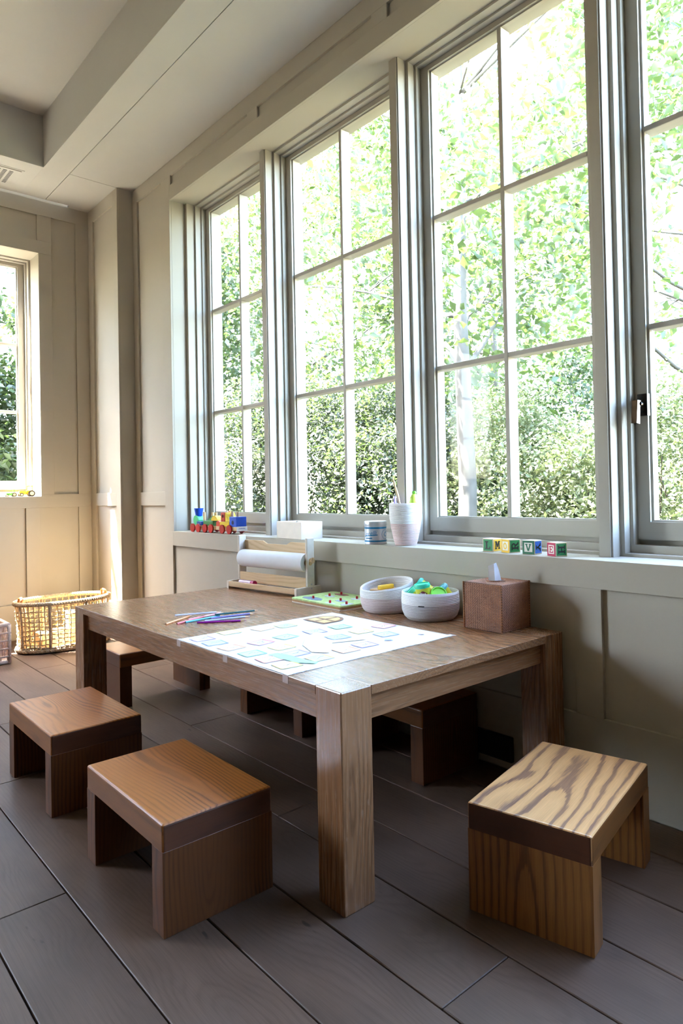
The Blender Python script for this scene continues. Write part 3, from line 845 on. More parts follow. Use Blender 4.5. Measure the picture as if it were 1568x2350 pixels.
tub((bx - .004, by - .040, ZT + .058), (R(30), R(-30), 0), (128, 224, 60), 'clay tub with a bright lime green lid facing the front')
tub((bx + .034, by + .030, ZT + .086), (R(-48), R(-40), R(0)), (70, 204, 178), 'clay tub lying on its side with a turquoise lid at the back', logo=R(235))
tub((bx + .052, by - .050, ZT + .064), (R(-26), R(-30), 0), (122, 200, 214), 'clay tub with a light blue lid beside the tissue box', logo=R(225))

# ------------------------------------------------------------------ rattan tissue box
def rattan_mat():
    t = NT('woven_rattan')
    tc = t.node('ShaderNodeTexCoord'); s = t.node('ShaderNodeSeparateXYZ'); t.l.new(tc.outputs['Object'], s.inputs[0])
    n1 = t.noise(tc.outputs['Object'], 260, 2); n2 = t.noise(tc.outputs['Object'], 16, 2)
    c = t.ramp(n1, [(.25, srgb(132, 74, 38)), (.75, srgb(192, 122, 72))])
    c = t.mix(.35, c, t.ramp(n2, [(.3, srgb(110, 60, 32)), (.7, srgb(196, 128, 78))]))
    row = t.math('FRACT', t.math('MULTIPLY', s.outputs[2], 36 / .155))
    par = t.math('MULTIPLY', t.math('FLOOR', t.math('MULTIPLY', s.outputs[2], 36 / .155)), math.pi)
    gap = t.math('LESS_THAN', t.math('ABSOLUTE', t.math('SUBTRACT', row, .02)), .20)
    ov = t.math('GREATER_THAN', t.math('SINE', t.math('MULTIPLY_ADD', t.math('ADD', s.outputs[0], s.outputs[1]), 1340.0, par)), .55)
    f = t.math('MULTIPLY', t.math('MAXIMUM', gap, ov), .62)
    c = t.mix(f, c, srgb(38, 22, 14))
    return t.principled(c, .5)
M['rattan'] = rattan_mat()
XA, XB, YA, YB_, HB = -.183, -.024, 1.345, 1.504, .158
tbx = empty('tissue_box', ((XA + XB) / 2, (YA + YB_) / 2, ZT), label='cube tissue box cover woven in brown rattan at the table end', cat='tissue box')
def woven(o, u, v, n, lu, lv, rows, cols_, name):
    """woven panel: strands run along u, over and under along v"""
    o, u, v, n = Vector(o), Vector(u), Vector(v), Vector(n)
    nu, nv = cols_ * 2, rows * 3; vs = []; fs = []
    for j in range(nv + 1):
        row = j // 3; ph = j % 3
        prof_ = (0.0, 1.0, 0.75)[ph]
        for i in range(nu + 1):
            k = math.sin(math.pi * (i / 2.0) + (math.pi if row % 2 else 0) * .5 + math.pi * .25)
            d = .0004 + prof_ * (.0012 + .0009 * k)
            vs.append(o + u * (lu * i / nu) + v * (lv * j / nv) + n * d)
    for j in range(nv):
        for i in range(nu):
            a = j * (nu + 1) + i; fs.append((a, a + 1, a + nu + 2, a + nu + 1))
    return obj(name, vs, fs, M['rattan'], tbx)
hx_, hy_ = (XB - XA) / 2, (YB_ - YA) / 2
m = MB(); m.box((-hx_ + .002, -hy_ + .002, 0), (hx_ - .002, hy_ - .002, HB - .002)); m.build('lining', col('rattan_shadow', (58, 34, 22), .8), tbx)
woven((-hx_ + .002, -hy_ + .002, .001), (1, 0, 0), (0, 0, 1), (0, -1, 0), 2 * hx_ - .004, HB - .003, 36, 34, 'woven_side')
woven((hx_ - .002, hy_ - .002, .001), (-1, 0, 0), (0, 0, 1), (0, 1, 0), 2 * hx_ - .004, HB - .003, 36, 34, 'woven_side')
woven((-hx_ + .002, hy_ - .002, .001), (0, -1, 0), (0, 0, 1), (-1, 0, 0), 2 * hy_ - .004, HB - .003, 36, 34, 'woven_side')
woven((hx_ - .002, -hy_ + .002, .001), (0, 1, 0), (0, 0, 1), (1, 0, 0), 2 * hy_ - .004, HB - .003, 36, 34, 'woven_side')
woven((-hx_ + .002, -hy_ + .002, HB - .002), (1, 0, 0), (0, 1, 0), (0, 0, 1), 2 * hx_ - .004, 2 * hy_ - .004, 36, 34, 'woven_top')
for sx in (-1, 1):
    for sy in (-1, 1):
        m = MB(); m.tube([(sx * (hx_ - .001), sy * (hy_ - .001), .001), (sx * (hx_ - .001), sy * (hy_ - .001), HB)], .0032, 8); m.build('corner_cane', M['rattan'], tbx)
m = MB(); m.tube([(.030 * math.cos(t), .030 * math.sin(t), HB + .001) for t in [2 * math.pi * i / 24 for i in range(24)]], .0026, 6, True); m.build('opening_rim', M['rattan'], tbx)
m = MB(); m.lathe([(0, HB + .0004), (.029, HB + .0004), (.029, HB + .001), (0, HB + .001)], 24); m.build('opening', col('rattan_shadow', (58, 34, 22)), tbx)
# tissue: a sheet folded into a few crisp facets
vs = [(-.020, 0, 0), (.000, -.008, 0), (.024, .002, 0), (-.021, .001, .050), (-.002, -.006, .058), (.007, .000, .061), (.016, .003, .036), (-.012, .012, .0), (.016, .012, 0), (-.006, .010, .048)]
fs = [(0, 1, 4, 3), (1, 2, 6, 5), (1, 5, 4), (2, 8, 6), (8, 9, 5, 6), (8, 7, 9), (7, 0, 3), (7, 3, 9), (9, 3, 4), (9, 4, 5)]
ts = obj('tissue', vs, fs, col('tissue_paper', (240, 241, 246), .9), None, ((XA + XB) / 2 - .006, (YA + YB_) / 2 + .002, ZT + HB + .0012), (0, 0, R(-42)), label='white tissue pulled up out of the rattan box', cat='tissue')

# ------------------------------------------------------------------ things on the sill
# letter blocks: strokes in a 1 x 1 cell, slab serif
def slab(ch):
    P = []
    def r(x0, y0, x1, y1): P.append([(x0, y0), (x1, y0), (x1, y1), (x0, y1)])
    def bar(x0, y0, x1, y1, w): P.append([(x0 - w / 2, y0), (x0 + w / 2, y0), (x1 + w / 2, y1), (x1 - w / 2, y1)])
    if ch == 'L': r(.22, 0, .42, 1); r(.08, 0, .9, .14); r(.08, .86, .56, 1); r(.76, .14, .9, .34)
    if ch == 'M': r(.10, 0, .26, 1); r(.74, 0, .90, 1); bar(.26, 1, .5, .25, .2); bar(.74, 1, .5, .25, .2); r(0, 0, .36, .13); r(.64, 0, 1, .13); r(0, .87, .3, 1); r(.7, .87, 1, 1)
    if ch == 'O':
        n = 20
        for i in range(n):
            a, b = 2 * math.pi * i / n, 2 * math.pi * (i + 1) / n
            P.append([(.5 + .42 * math.cos(a), .5 + .5 * math.sin(a)), (.5 + .42 * math.cos(b), .5 + .5 * math.sin(b)), (.5 + .22 * math.cos(b), .5 + .32 * math.sin(b)), (.5 + .22 * math.cos(a), .5 + .32 * math.sin(a))])
    if ch == 'R':
        r(.16, 0, .36, 1); r(.02, 0, .5, .13); r(.02, .87, .5, 1); r(.36, .44, .6, .56); bar(.82, 0, .55, .5, .2); r(.70, 0, 1, .13); r(.36, .87, .62, 1)
        n = 10
        for i in range(n):
            a, b = -math.pi / 2 + math.pi * i / n, -math.pi / 2 + math.pi * (i + 1) / n
            P.append([(.58 + .30 * math.cos(a), .72 + .28 * math.sin(a)), (.58 + .30 * math.cos(b), .72 + .28 * math.sin(b)), (.58 + .12 * math.cos(b), .72 + .15 * math.sin(b)), (.58 + .12 * math.cos(a), .72 + .15 * math.sin(a))])
    if ch == 'V': bar(.16, 1, .48, 0, .2); bar(.84, 1, .52, 0, .2); r(0, .87, .4, 1); r(.6, .87, 1, 1)
    if ch == 'Y': bar(.16, 1, .48, .45, .2); bar(.84, 1, .52, .45, .2); r(.40, 0, .60, .5); r(.24, 0, .76, .13); r(0, .87, .38, 1); r(.62, .87, 1, 1)
    if ch == 'E': r(.16, 0, .36, 1); r(.04, 0, .92, .14); r(.04, .86, .92, 1); r(.36, .44, .66, .56); r(.78, .14, .92, .32); r(.78, .68, .92, .86); r(.58, .36, .68, .64)
    if ch == 'H': r(.14, 0, .34, 1); r(.66, 0, .86, 1); r(.34, .43, .66, .57); r(0, 0, .46, .13); r(.54, 0, 1, .13); r(0, .87, .46, 1); r(.54, .87, 1, 1)
    return P
BW = plain('block_wood', (232, 214, 180), .5)
GRN, YLW, BLU, RED_, BLK, CRM = (40, 140, 78), (244, 196, 60), (46, 112, 214), (196, 40, 84), (24, 26, 28), (240, 234, 222)
GRD = (44, 116, 82)
def letter_block(mx, my, ang_d, s, faces, label):
    """near vertical edge at (mx,my); faces = (left face, right face, top) specs"""
    b = empty('letter_block', (mx, my, ZS), R(ang_d), label=label, cat='letter block', group='alphabet blocks on the window sill')
    box('cube', (0, 0, 0), (s, s, s), BW, b, .0012)
    for side, spec in faces.items():
        if spec is None: continue
        ch, bgc, fg, style, rot = spec
        def pt(u, v, d):
            # u to the right as seen from outside, v up
            if side == 'left': return (-d, s - u, v)       # face x=0, seen from -x
            if side == 'right': return (u, -d, v)          # face y=0, seen from -y
            return (u, v, s + d)
        e = .0035
        def rect(name, u0, v0, u1, v1, d, c):
            m = MB(); q = [pt(u0, v0, 0), pt(u1, v0, 0), pt(u1, v1, 0), pt(u0, v1, 0), pt(u0, v0, d), pt(u1, v0, d), pt(u1, v1, d), pt(u0, v1, d)]
            m.add(q, [(0, 3, 2, 1), (4, 5, 6, 7), (0, 1, 5, 4), (1, 2, 6, 5), (2, 3, 7, 6), (3, 0, 4, 7)])
            return m.build(name, col('block_paint_%d_%d_%d' % c, c, .5), b)
        if style == 'solid':
            rect('painted_face', e, e, s - e, s - e, .0005, bgc)
        else:
            rect('painted_border', .001, .001, s - .001, s - .001, .0004, fg)
            rect('painted_face', .0085, .0085, s - .0085, s - .0085, .0007, bgc)
        if ch:
            m = MB(); sz = s * (.60 if style == 'solid' else .50); o0 = (s - sz) / 2
            for poly in slab(ch):
                q = []
                for (a, c_) in poly:
                    a, c_ = a - .5, c_ - .5
                    a, c_ = (a * math.cos(rot) - c_ * math.sin(rot), a * math.sin(rot) + c_ * math.cos(rot))
                    q.append((o0 + (a + .5) * sz, o0 + (c_ + .5) * sz))
                n = len(q)
                m.add([pt(a, c_, .0006) for a, c_ in q] + [pt(a, c_, .0013) for a, c_ in q], [tuple(range(n)), tuple(range(n, 2 * n))] + [(i, (i + 1) % n, n + (i + 1) % n, n + i) for i in range(n)])
            m.build('letter', col('block_paint_%d_%d_%d' % (fg if style == 'frame' else BLK), fg if style == 'frame' else BLK, .5), b)
H_ = math.pi / 2
letter_block(.0355, 1.5389, -1.5, .049, {'left': ('L', GRN, BLK, 'solid', 0), 'right': ('M', YLW, BLK, 'solid', 0), 'top': (None, (224, 178, 176), RED_, 'solid', 0)}, 'wooden alphabet block with L on green, leftmost of the row')
letter_block(.0341, 1.4660, -18, .049, {'left': ('O', CRM, YLW, 'frame', 0), 'right': ('R', GRN, BLK, 'solid', H_), 'top': (None, (246, 226, 170), YLW, 'solid', 0)}, 'wooden alphabet block with a yellow framed O and a sideways R')
letter_block(.0409, 1.3648, 3, .049, {'left': ('V', CRM, GRD, 'frame', 0), 'right': ('Y', BLU, BLK, 'solid', -H_), 'top': (None, (238, 226, 206), GRD, 'solid', 0)}, 'wooden alphabet block with a green framed V and a blue side')
letter_block(.0189, 1.2671, -21, .047, {'left': ('E', CRM, RED_, 'frame', 0), 'right': ('H', GRN, BLK, 'solid', H_), 'top': (None, (236, 224, 196), RED_, 'solid', 0)}, 'wooden alphabet block with a crimson framed E, rightmost of the row')

# tin
tin = empty('biscuit_tin', (.052, 2.192, ZS), 0, label='small silver tin with blue bands and script lettering on the sill', cat='tin')
m = MB(); m.lathe([(0, 0), (.0475, 0), (.049, .003), (.0482, .006), (.0482, .083), (0, .083)], 48); o = m.build('can', col('tin_silver', (206, 208, 214), .35, metal=.35), tin); smooth_by_angle(o)
m = MB(); m.lathe([(0, .080), (.0495, .080), (.0505, .083), (.0505, .096), (.049, .100), (.044, .1015), (.040, .0998), (0, .0998)], 48); o = m.build('lid', M['steel'], tin); smooth_by_angle(o)
TB = col('tin_blue', (24, 122, 172), .4)
for z0, z1 in ((.068, .076), (.011, .018)):
    m = MB(); m.lathe([(.0483, z0), (.0488, z0), (.0488, z1), (.0483, z1)], 48); o = m.build('blue_band', TB, tin); smooth_by_angle(o)
a0 = math.atan2(-.663, -.7485) - .42   # lettering sits left of the side facing the room
def wrapt(px, py, off):
    th = a0 + px / .0484; return ((.0484 + off) * math.cos(th), (.0484 + off) * math.sin(th), py)
v, f = text_mesh('orelli', .027, .35)
obj('lettering', [wrapt(a, b * 1.0 + .048 + a * .10, .0006) for a, b in v], f, TB, tin)
for (x0, z0, x1, z1) in ((-.035, .0335, .034, .0375), (-.024, .0245, .010, .0300)):
    n = 10; vs = [wrapt(x0 + (x1 - x0) * i / n, z0 + (.006 * i / n if x1 > .02 else 0), .0006) for i in range(n + 1)] + [wrapt(x0 + (x1 - x0) * i / n, z1 + (.006 * i / n if x1 > .02 else 0), .0006) for i in range(n + 1)]
    obj('underline', vs, [(i, i + 1, n + 2 + i, n + 1 + i) for i in range(n)], TB, tin)
cc = .074
n = 24; vs = []
for i in range(n):
    t = 2 * math.pi * i / n
    vs.append(wrapt(cc + .021 * math.cos(t), .043 + .021 * math.sin(t), .0006)); vs.append(wrapt(cc + .0195 * math.cos(t), .043 + .0195 * math.sin(t), .0006))
obj('round_emblem', vs, [(2 * i, 2 * ((i + 1) % n), 2 * ((i + 1) % n) + 1, 2 * i + 1) for i in range(n)], TB, tin)
v, f = text_mesh('C', .030, .2)
obj('lettering', [wrapt(cc + a, b + .043, .0006) for a, b in v], f, TB, tin)

# white box with sliding lid
wb = empty('wooden_box', (.0124, 2.687, ZS), R(-3), label='small whitened wooden box with a recessed lid on the sill', cat='box')
L_, D_, Hb = .229, .128, .085
WBM = plain('whitewashed_birch', (238, 226, 212), .6, vary=.03, scale=25)
box('front_panel', (0, 0, 0), (.007, L_, Hb), WBM, wb, .001); box('back_panel', (D_ - .007, 0, 0), (D_, L_, Hb), WBM, wb, .001)
box('end_panel', (.007, 0, 0), (D_ - .007, .007, Hb - .004), WBM, wb, .001); box('end_panel', (.007, L_ - .007, 0), (D_ - .007, L_, Hb), WBM, wb, .001)
box('base', (.007, .007, .002), (D_ - .007, L_ - .007, .008), WBM, wb); box('lid', (.006, .003, Hb - .012), (D_ - .006, L_ - .06, Hb - .006), WBM, wb, .001)

# wooden train: three wagons of stacked shapes
tr = empty('toy_train', (.078, 3.63, ZS), 0, label='wooden stacking train with red wheels and bright blocks on the sill', cat='toy train')
TW = plain('train_wood', (222, 186, 140), .5)
REDW = col('train_red', (186, 34, 34), .3); TBL_ = col('train_blue', (26, 84, 206), .35); TGR = col('train_green', (56, 150, 80), .35); TYE = col('train_yellow', (240, 206, 40), .35); TRE = col('train_orange_red', (208, 66, 40), .35); LGR = col('train_light_green', (86, 198, 130), .35); DBL = col('train_dark_blue', (40, 70, 150), .35); DGR = col('train_dark_green', (60, 130, 66), .35)
cars = [(3.745, 3.885), (3.585, 3.733), (3.345, 3.573)]
for (y0, y1) in cars:
    box('wagon_base', (-.036, y0 - 3.63, .020), (.036, y1 - 3.63, .042), TW, tr, .003)
box('end_plate', (-.034, 3.338 - 3.63, .018), (.034, 3.345 - 3.63, .044), col('white_sticker', (238, 236, 240), .5), tr, .001)
for k in range(7):
    o = box('sticker_writing', (-.024 + k * .0065, 3.3374 - 3.63, .030), (-.020 + k * .0065, 3.338 - 3.63, .030 + .003 + .003 * (k % 2)), col('sticker_blue', (90, 120, 196), .5), tr)
wy = [3.849, 3.779, 3.696, 3.623, 3.492, 3.412]
for y in wy:
    for sx in (-1, 1):
        m = MB(); m.tube([(sx * .037, y - 3.63, .0265), (sx * .046, y - 3.63, .0265)], .0262, 24); o = m.build('wheel', REDW, tr); smooth_by_angle(o)
    m = MB(); m.tube([(-.037, y - 3.63, .0265), (.037, y - 3.63, .0265)], .006, 8); m.build('axle', TW, tr)
def peg(x, y, z1): m = MB(); m.tube([(x, y - 3.63, .040), (x, y - 3.63, z1)], .0085, 12); o = m.build('peg', TW, tr); smooth_by_angle(o)
def cyl(name, x, y, z0, z1, r0, r1, mat, axis='z'):
    m = MB()
    if axis == 'z': m.tube([(x, y - 3.63, z0), (x, y - 3.63, z1)], [r0, r1], 20)
    else: m.tube([(x - z0, y - 3.63, z1), (x + z0, y - 3.63, z1)], r0, 24)
    o = m.build(name, mat, tr); smooth_by_angle(o); return o
cyl('green_roller', 0, 3.848, .022, .072, .030, .030, LGR, 'x')
cyl('blue_funnel', 0, 3.846, .096, .146, .020, .029, TBL_)
box('dark_blue_block', (-.034, 3.752 - 3.63, .0425), (.034, 3.812 - 3.63, .066), DBL, tr, .002)
peg(0, 3.775, .122)
box('green_block', (-.034, 3.612 - 3.63, .0425), (.034, 3.730 - 3.63, .072), DGR, tr, .002)
m = MB(); m.prism([(3.690 - 3.63, .072), (3.630 - 3.63, .072), (3.630 - 3.63, .100)], -.030, .030, axis='x'); m.build('green_wedge', TGR, tr)
peg(0.0, 3.672, .122); peg(-.0, 3.632, .122)
m = MB(); m.prism([(3.605 - 3.63 + .036 * math.cos(t) - .005, .074 + .030 * math.sin(t)) for t in [math.pi * i / 12 for i in range(13)]], -.032, .004, axis='x'); m.build('yellow_half_round', TYE, tr)
m = MB(); m.prism([(3.576 - 3.63, .0425), (3.536 - 3.63, .0425), (3.536 - 3.63, .066), (3.556 - 3.63, .075), (3.576 - 3.63, .066)], -.032, .032, axis='x'); m.build('orange_block', TRE, tr)
box('yellow_block', (-.034, 3.425 - 3.63, .0425), (.034, 3.532 - 3.63, .070), TYE, tr, .002)
rbk = box('red_block', (-.030, 3.480 - 3.63, .0705), (.010, 3.524 - 3.63, .124), TRE, tr, .002)
m = MB(); m.tube([(-.0206, 0, .005), (-.0195, 0, .005)], .010, 16); m.build('hole', col('hole_dark_red', (90, 18, 16), .8), rbk)
m = MB(); m.prism([(3.478 - 3.63, .0705), (3.428 - 3.63, .0705), (3.440 - 3.63, .085), (3.466 - 3.63, .124), (3.478 - 3.63, .124)], -.028, .028, axis='x'); m.build('yellow_arch', TYE, tr)
peg(0.018, 3.505, .132); peg(0, 3.445, .130); peg(0, 3.385, .128)
bb = box('blue_block', (-.034, 3.346 - 3.63, .0425), (.034, 3.422 - 3.63, .100), TBL_, tr, .002)
m = MB(); m.tube([(-.0346, 0, -.004), (-.0335, 0, -.004)], .012, 16); m.build('hole', col('hole_navy', (14, 24, 70), .8), bb)

# tractors on the far sill
def tractor(loc, s, rgb, label, rz):
    t = empty('toy_tractor', loc, rz, label=label, cat='toy tractor'); t.scale = (s, s, s)
    bm_ = col('tractor_%d' % rgb[0], rgb, .35); ty = col('tyre', (44, 36, 30), .8); hub = col('hub_%d' % rgb[0], (238, 214, 150), .5)
    box('bonnet', (.012, -.014, .022), (.062, .014, .044), bm_, t, .004); box('chassis', (-.030, -.010, .016), (.060, .010, .024), bm_, t, .002)
    box('seat_block', (-.030, -.018, .024), (.010, .018, .046), bm_, t, .003)
    for sx in (-.028, .006):
        for sy in (-.016, .016): box('post', (sx - .0015, sy - .0015, .046), (sx + .0015, sy + .0015, .078), bm_, t)
    box('roof', (-.034, -.021, .078), (.012, .021, .083), bm_, t, .002)
    for x, r in ((-.022, .024), (.050, .014)):
        for sy in (-1, 1):
            m = MB(); m.tube([(x, sy * .020, r), (x, sy * .032, r)], r, 20); w = m.build('wheel', ty, t); smooth_by_angle(w)
            m = MB(); m.tube([(x, sy * .0318, r), (x, sy * .0330, r)], r * .6, 16); m.build('hub', hub, w)
tractor((-.532, 5.262, FZ0), .95, (240, 190, 40), 'yellow toy tractor on the far left window sill', R(180))
tractor((-.640, 5.258, FZ0), .62, (90, 170, 50), 'small green toy tractor beside the yellow one on the far sill', R(180))
# ------------------------------------------------------------------ rope-frame floor baskets
ROPE = plain('seagrass_rope', (186, 160, 122), .8, vary=.25, scale=70)
ROPE_D = plain('wrapped_seagrass', (180, 156, 128), .8, vary=.3, scale=120)
def ell(a, b, n, z, wob=0.0, ph=0.0):
    return [(a * math.cos(t), b * math.sin(t), z + wob * math.sin(7 * t + ph)) for t in [2 * math.pi * i / n for i in range(n)]]
fb = empty('rope_basket_oval', (-.468, 4.715, 0), R(2), label='oval open-weave seagrass rope basket standing by the far wall', cat='basket')
fb.name = 'seagrass_basket'
A_, B_, HB_ = .300, .185, .315
def rad(z): return 1.0 - .06 * math.sin(math.pi * min(z / HB_, 1)) * .4 - .05 * (1 - z / HB_)
m = MB(); m.tube(ell(A_, B_, 72, HB_), .0135, 8, True); rim = m.build('rim', ROPE_D, fb, smooth=True)
m = MB()
for i in range(110):
    t = 2 * math.pi * i / 110; p = Vector((A_ * math.cos(t), B_ * math.sin(t), HB_))
    n_ = Vector((B_ * math.cos(t), A_ * math.sin(t), 0)).normalized()
    m.tube([p + .0148 * (math.cos(q) * n_ + math.sin(q) * Vector((0, 0, 1))) for q in [2 * math.pi * k / 8 for k in range(8)]], .0018, 4, True)
m.build('rim_wrapping', ROPE, rim, kind='stuff')
m = MB(); m.tube(ell(A_ * .955, B_ * .955, 64, .016), .013, 8, True); m.tube(ell(A_ * .93, B_ * .93, 64, .034, .004), .008, 6, True); m.build('base_ring', ROPE_D, fb, smooth=True)
for i in range(8):
    t = 2 * math.pi * (i + .35) / 8
    m = MB(); m.tube([(A_ * rad(z) * math.cos(t), B_ * rad(z) * math.sin(t), z) for z in (.01, .08, .16, .24, HB_)], .010, 8); m.build('wrapped_post', ROPE_D, fb, smooth=True)
m = MB()
for i in range(46):
    t0 = 2 * math.pi * i / 46; pts = []
    for k in range(10):
        z = .02 + (HB_ - .02) * k / 9; t = t0 + random.uniform(-.012, .012); o_ = random.uniform(-.004, .004)
        pts.append(((A_ * rad(z) + o_) * math.cos(t), (B_ * rad(z) + o_) * math.sin(t), z))
    m.tube(pts, .0042, 5)
for k in range(8):
    z = .058 + k * .0295; ph = random.uniform(0, 6); pts = []
    for i in range(92):
        t = 2 * math.pi * i / 92; o_ = .0045 * (1 if i % 2 else -1) + random.uniform(-.0015, .0015)
        pts.append(((A_ * rad(z) + o_) * math.cos(t), (B_ * rad(z) + o_) * math.sin(t), z + .0035 * math.sin(5 * t + ph) + random.uniform(-.002, .002)))
    m.tube(pts, .0042, 5, True)
m.build('woven_net', ROPE, fb, kind='stuff')
m = MB()
for i in range(60):
    t = 2 * math.pi * i / 60; p = Vector((A_ * .95 * math.cos(t), B_ * .95 * math.sin(t), .022))
    n_ = Vector((B_ * math.cos(t), A_ * math.sin(t), 0)).normalized(); d_ = Vector((-A_ * math.sin(t), B_ * math.cos(t), 0)).normalized()
    m.tube([p + .017 * (math.cos(q) * n_ + math.sin(q) * Vector((0, 0, 1))) + d_ * .012 * q / 6 for q in [2 * math.pi * k / 8 for k in range(8)]], .0035, 4, True)
m.build('base_twist', ROPE, fb, kind='stuff')
m = MB(); m.lathe([(0, .010), (1, .010), (1, .018), (0, .018)], 48, sx=A_ * .93, sy=B_ * .93); m.build('woven_base', ROPE, fb)
LEA = plain('tan_leather', (176, 112, 58), .5)
for sx in (-1, 1):
    m = MB(); xx = sx * (A_ - .004)
    m.tube([(xx - sx * .02, -.035, HB_ + .012), (xx - sx * .026, -.03, HB_ + .030), (xx - sx * .03, 0, HB_ + .036), (xx - sx * .026, .03, HB_ + .030), (xx - sx * .02, .035, HB_ - .02), (xx - sx * .018, .035, HB_ - .06)], .009, 6)
    m.build('leather_handle', LEA, fb, smooth=True)
# wooden toy bricks inside the basket
CW = wood('beech_brick', 'x', (226, 196, 150), (216, 182, 132), (190, 150, 104), freq=60, rough=.5, contrast=.3, fibre=.1, tone=.04)
def brick_toy(lo, hi, rz, label):
    c = [(lo[i] + hi[i]) / 2 for i in range(3)]
    t = empty('wooden_crate', (c[0], c[1], lo[2]), rz, label=label, cat='crate')
    x, y, z = [(hi[i] - lo[i]) for i in range(3)]
    box('front_board', (-x / 2, -y / 2, 0), (x / 2, -y / 2 + .012, z), CW, t, .004); box('back_board', (-x / 2, y / 2 - .012, 0), (x / 2, y / 2, z), CW, t, .004)
    box('end_board', (-x / 2, -y / 2 + .012, 0), (-x / 2 + .012, y / 2 - .012, z), CW, t, .004); box('end_board', (x / 2 - .012, -y / 2 + .012, 0), (x / 2, y / 2 - .012, z), CW, t, .004)
    box('top_board', (-x / 2, -y / 2, z), (x / 2, y / 2, z + .010), CW, t, .004)
brick_toy((-.66, 4.61, .020), (-.46, 4.72, .115), R(12), 'pale wooden toy crate at the front inside the oval basket')
brick_toy((-.44, 4.66, .020), (-.27, 4.79, .205), R(-8), 'taller wooden toy crate at the back right inside the oval basket')

# white-rope rectangular basket cut by the left edge of the picture
WR = plain('whitewashed_rope', (206, 176, 158), .8, vary=.15, scale=90)
lb = empty('white_rope_basket', (-1.075, 4.62, 0), 0, label='whitewashed rope-frame basket at the left edge of the picture', cat='basket')
hw, hd, hh = .205, .16, .235
m = MB(); m.tube([(-hw, -hd, hh), (hw, -hd, hh), (hw, hd, hh), (-hw, hd, hh)], .013, 8, True); m.build('rim', WR, lb, smooth=True)
m = MB(); m.tube([(-hw, -hd, .014), (hw, -hd, .014), (hw, hd, .014), (-hw, hd, .014)], .013, 8, True); m.build('base_ring', WR, lb, smooth=True)
for sx in (-1, 1):
    for sy in (-1, 1):
        m = MB(); m.tube([(sx * hw, sy * hd, .01), (sx * hw, sy * hd, hh)], .013, 8); m.build('corner_post', WR, lb, smooth=True)
m = MB()
for k in range(1, 5):
    z = hh * k / 5; m.tube([(-hw - .008, -hd - .008, z), (hw + .008, -hd - .008, z), (hw + .008, hd + .008, z), (-hw - .008, hd + .008, z)], .006, 6, True)
for k in range(1, 9):
    x = -hw + 2 * hw * k / 9
    for sy in (-1, 1): m.tube([(x, sy * hd, .01), (x, sy * hd, hh)], .005, 5)
for k in range(1, 7):
    y = -hd + 2 * hd * k / 7
    for sx in (-1, 1): m.tube([(sx * hw, y, .01), (sx * hw, y, hh)], .005, 5)
m.build('rope_net', WR, lb, kind='stuff')
m = MB(); m.box((-hw, -hd, .016), (hw, hd, .022)); m.build('base', WR, lb)
o = box('toy_box', (-1.05, 4.52, .024), (-.905, 4.66, .085), col('toy_blue', (30, 84, 200), .35), None, .01); meta(o, 'blue plastic toy box low in the left white rope basket', 'toy')
o = box('toy_plank', (-1.05, 4.60, .09), (-.90, 4.70, .20), CW, None, .006); meta(o, 'tan wooden toy piece standing in the left white rope basket', 'toy')
# ------------------------------------------------------------------ garden
def leaf_mat(name, cols, trans=0.35, rough=0.5):
    t = NT(name)
    g = t.node('ShaderNodeNewGeometry')
    stops = [(i / (len(cols) - 1), srgb(*c)) for i, c in enumerate(cols)]
    col = t.ramp(g.outputs['Random Per Island'], stops)
    d = t.node('ShaderNodeBsdfDiffuse'); t.l.new(col, d.inputs[0])
    tr = t.node('ShaderNodeBsdfTranslucent')
    t.l.new(t.mix(0.5, col, srgb(104, 130, 58)), tr.inputs[0])
    m1 = t.node('ShaderNodeMixShader'); m1.inputs[0].default_value = trans
    t.l.new(d.outputs[0], m1.inputs[1]); t.l.new(tr.outputs[0], m1.inputs[2])
    gl = t.node('ShaderNodeBsdfGlossy'); gl.inputs['Roughness'].default_value = rough
    m2 = t.node('ShaderNodeMixShader'); m2.inputs[0].default_value = 0.06
    t.l.new(m1.outputs[0], m2.inputs[1]); t.l.new(gl.outputs[0], m2.inputs[2])
    t.l.new(m2.outputs[0], t.out.inputs[0])
    return t.m
M['leaf_tree'] = leaf_mat('plane_tree_leaves', [(42, 54, 26), (56, 68, 37), (71, 81, 51), (48, 62, 31)], .45)
M['leaf_dark'] = leaf_mat('evergreen_leaves', [(27, 42, 23), (38, 55, 30), (55, 74, 42), (32, 48, 29)], .2)
M['leaf_pale'] = leaf_mat('variegated_leaves', [(52, 57, 44), (65, 70, 57), (40, 50, 30), (74, 77, 65)], .25)
M['leaf_olive'] = leaf_mat('olive_hedge_leaves', [(118, 125, 89), (144, 147, 111), (90, 103, 65), (169, 165, 134)], .3)
M['bark'] = plain('pale_bark', (88, 84, 77), .85, vary=.2, scale=9)
M['twig'] = plain('twig_bark', (80, 72, 60), .9, vary=.2, scale=20)

def outside(pts, base):
    w = np.asarray(pts) + np.asarray(base)
    return ((w[:, 0] > .75) & (w[:, 1] < 40)) | (w[:, 1] > 6.0)

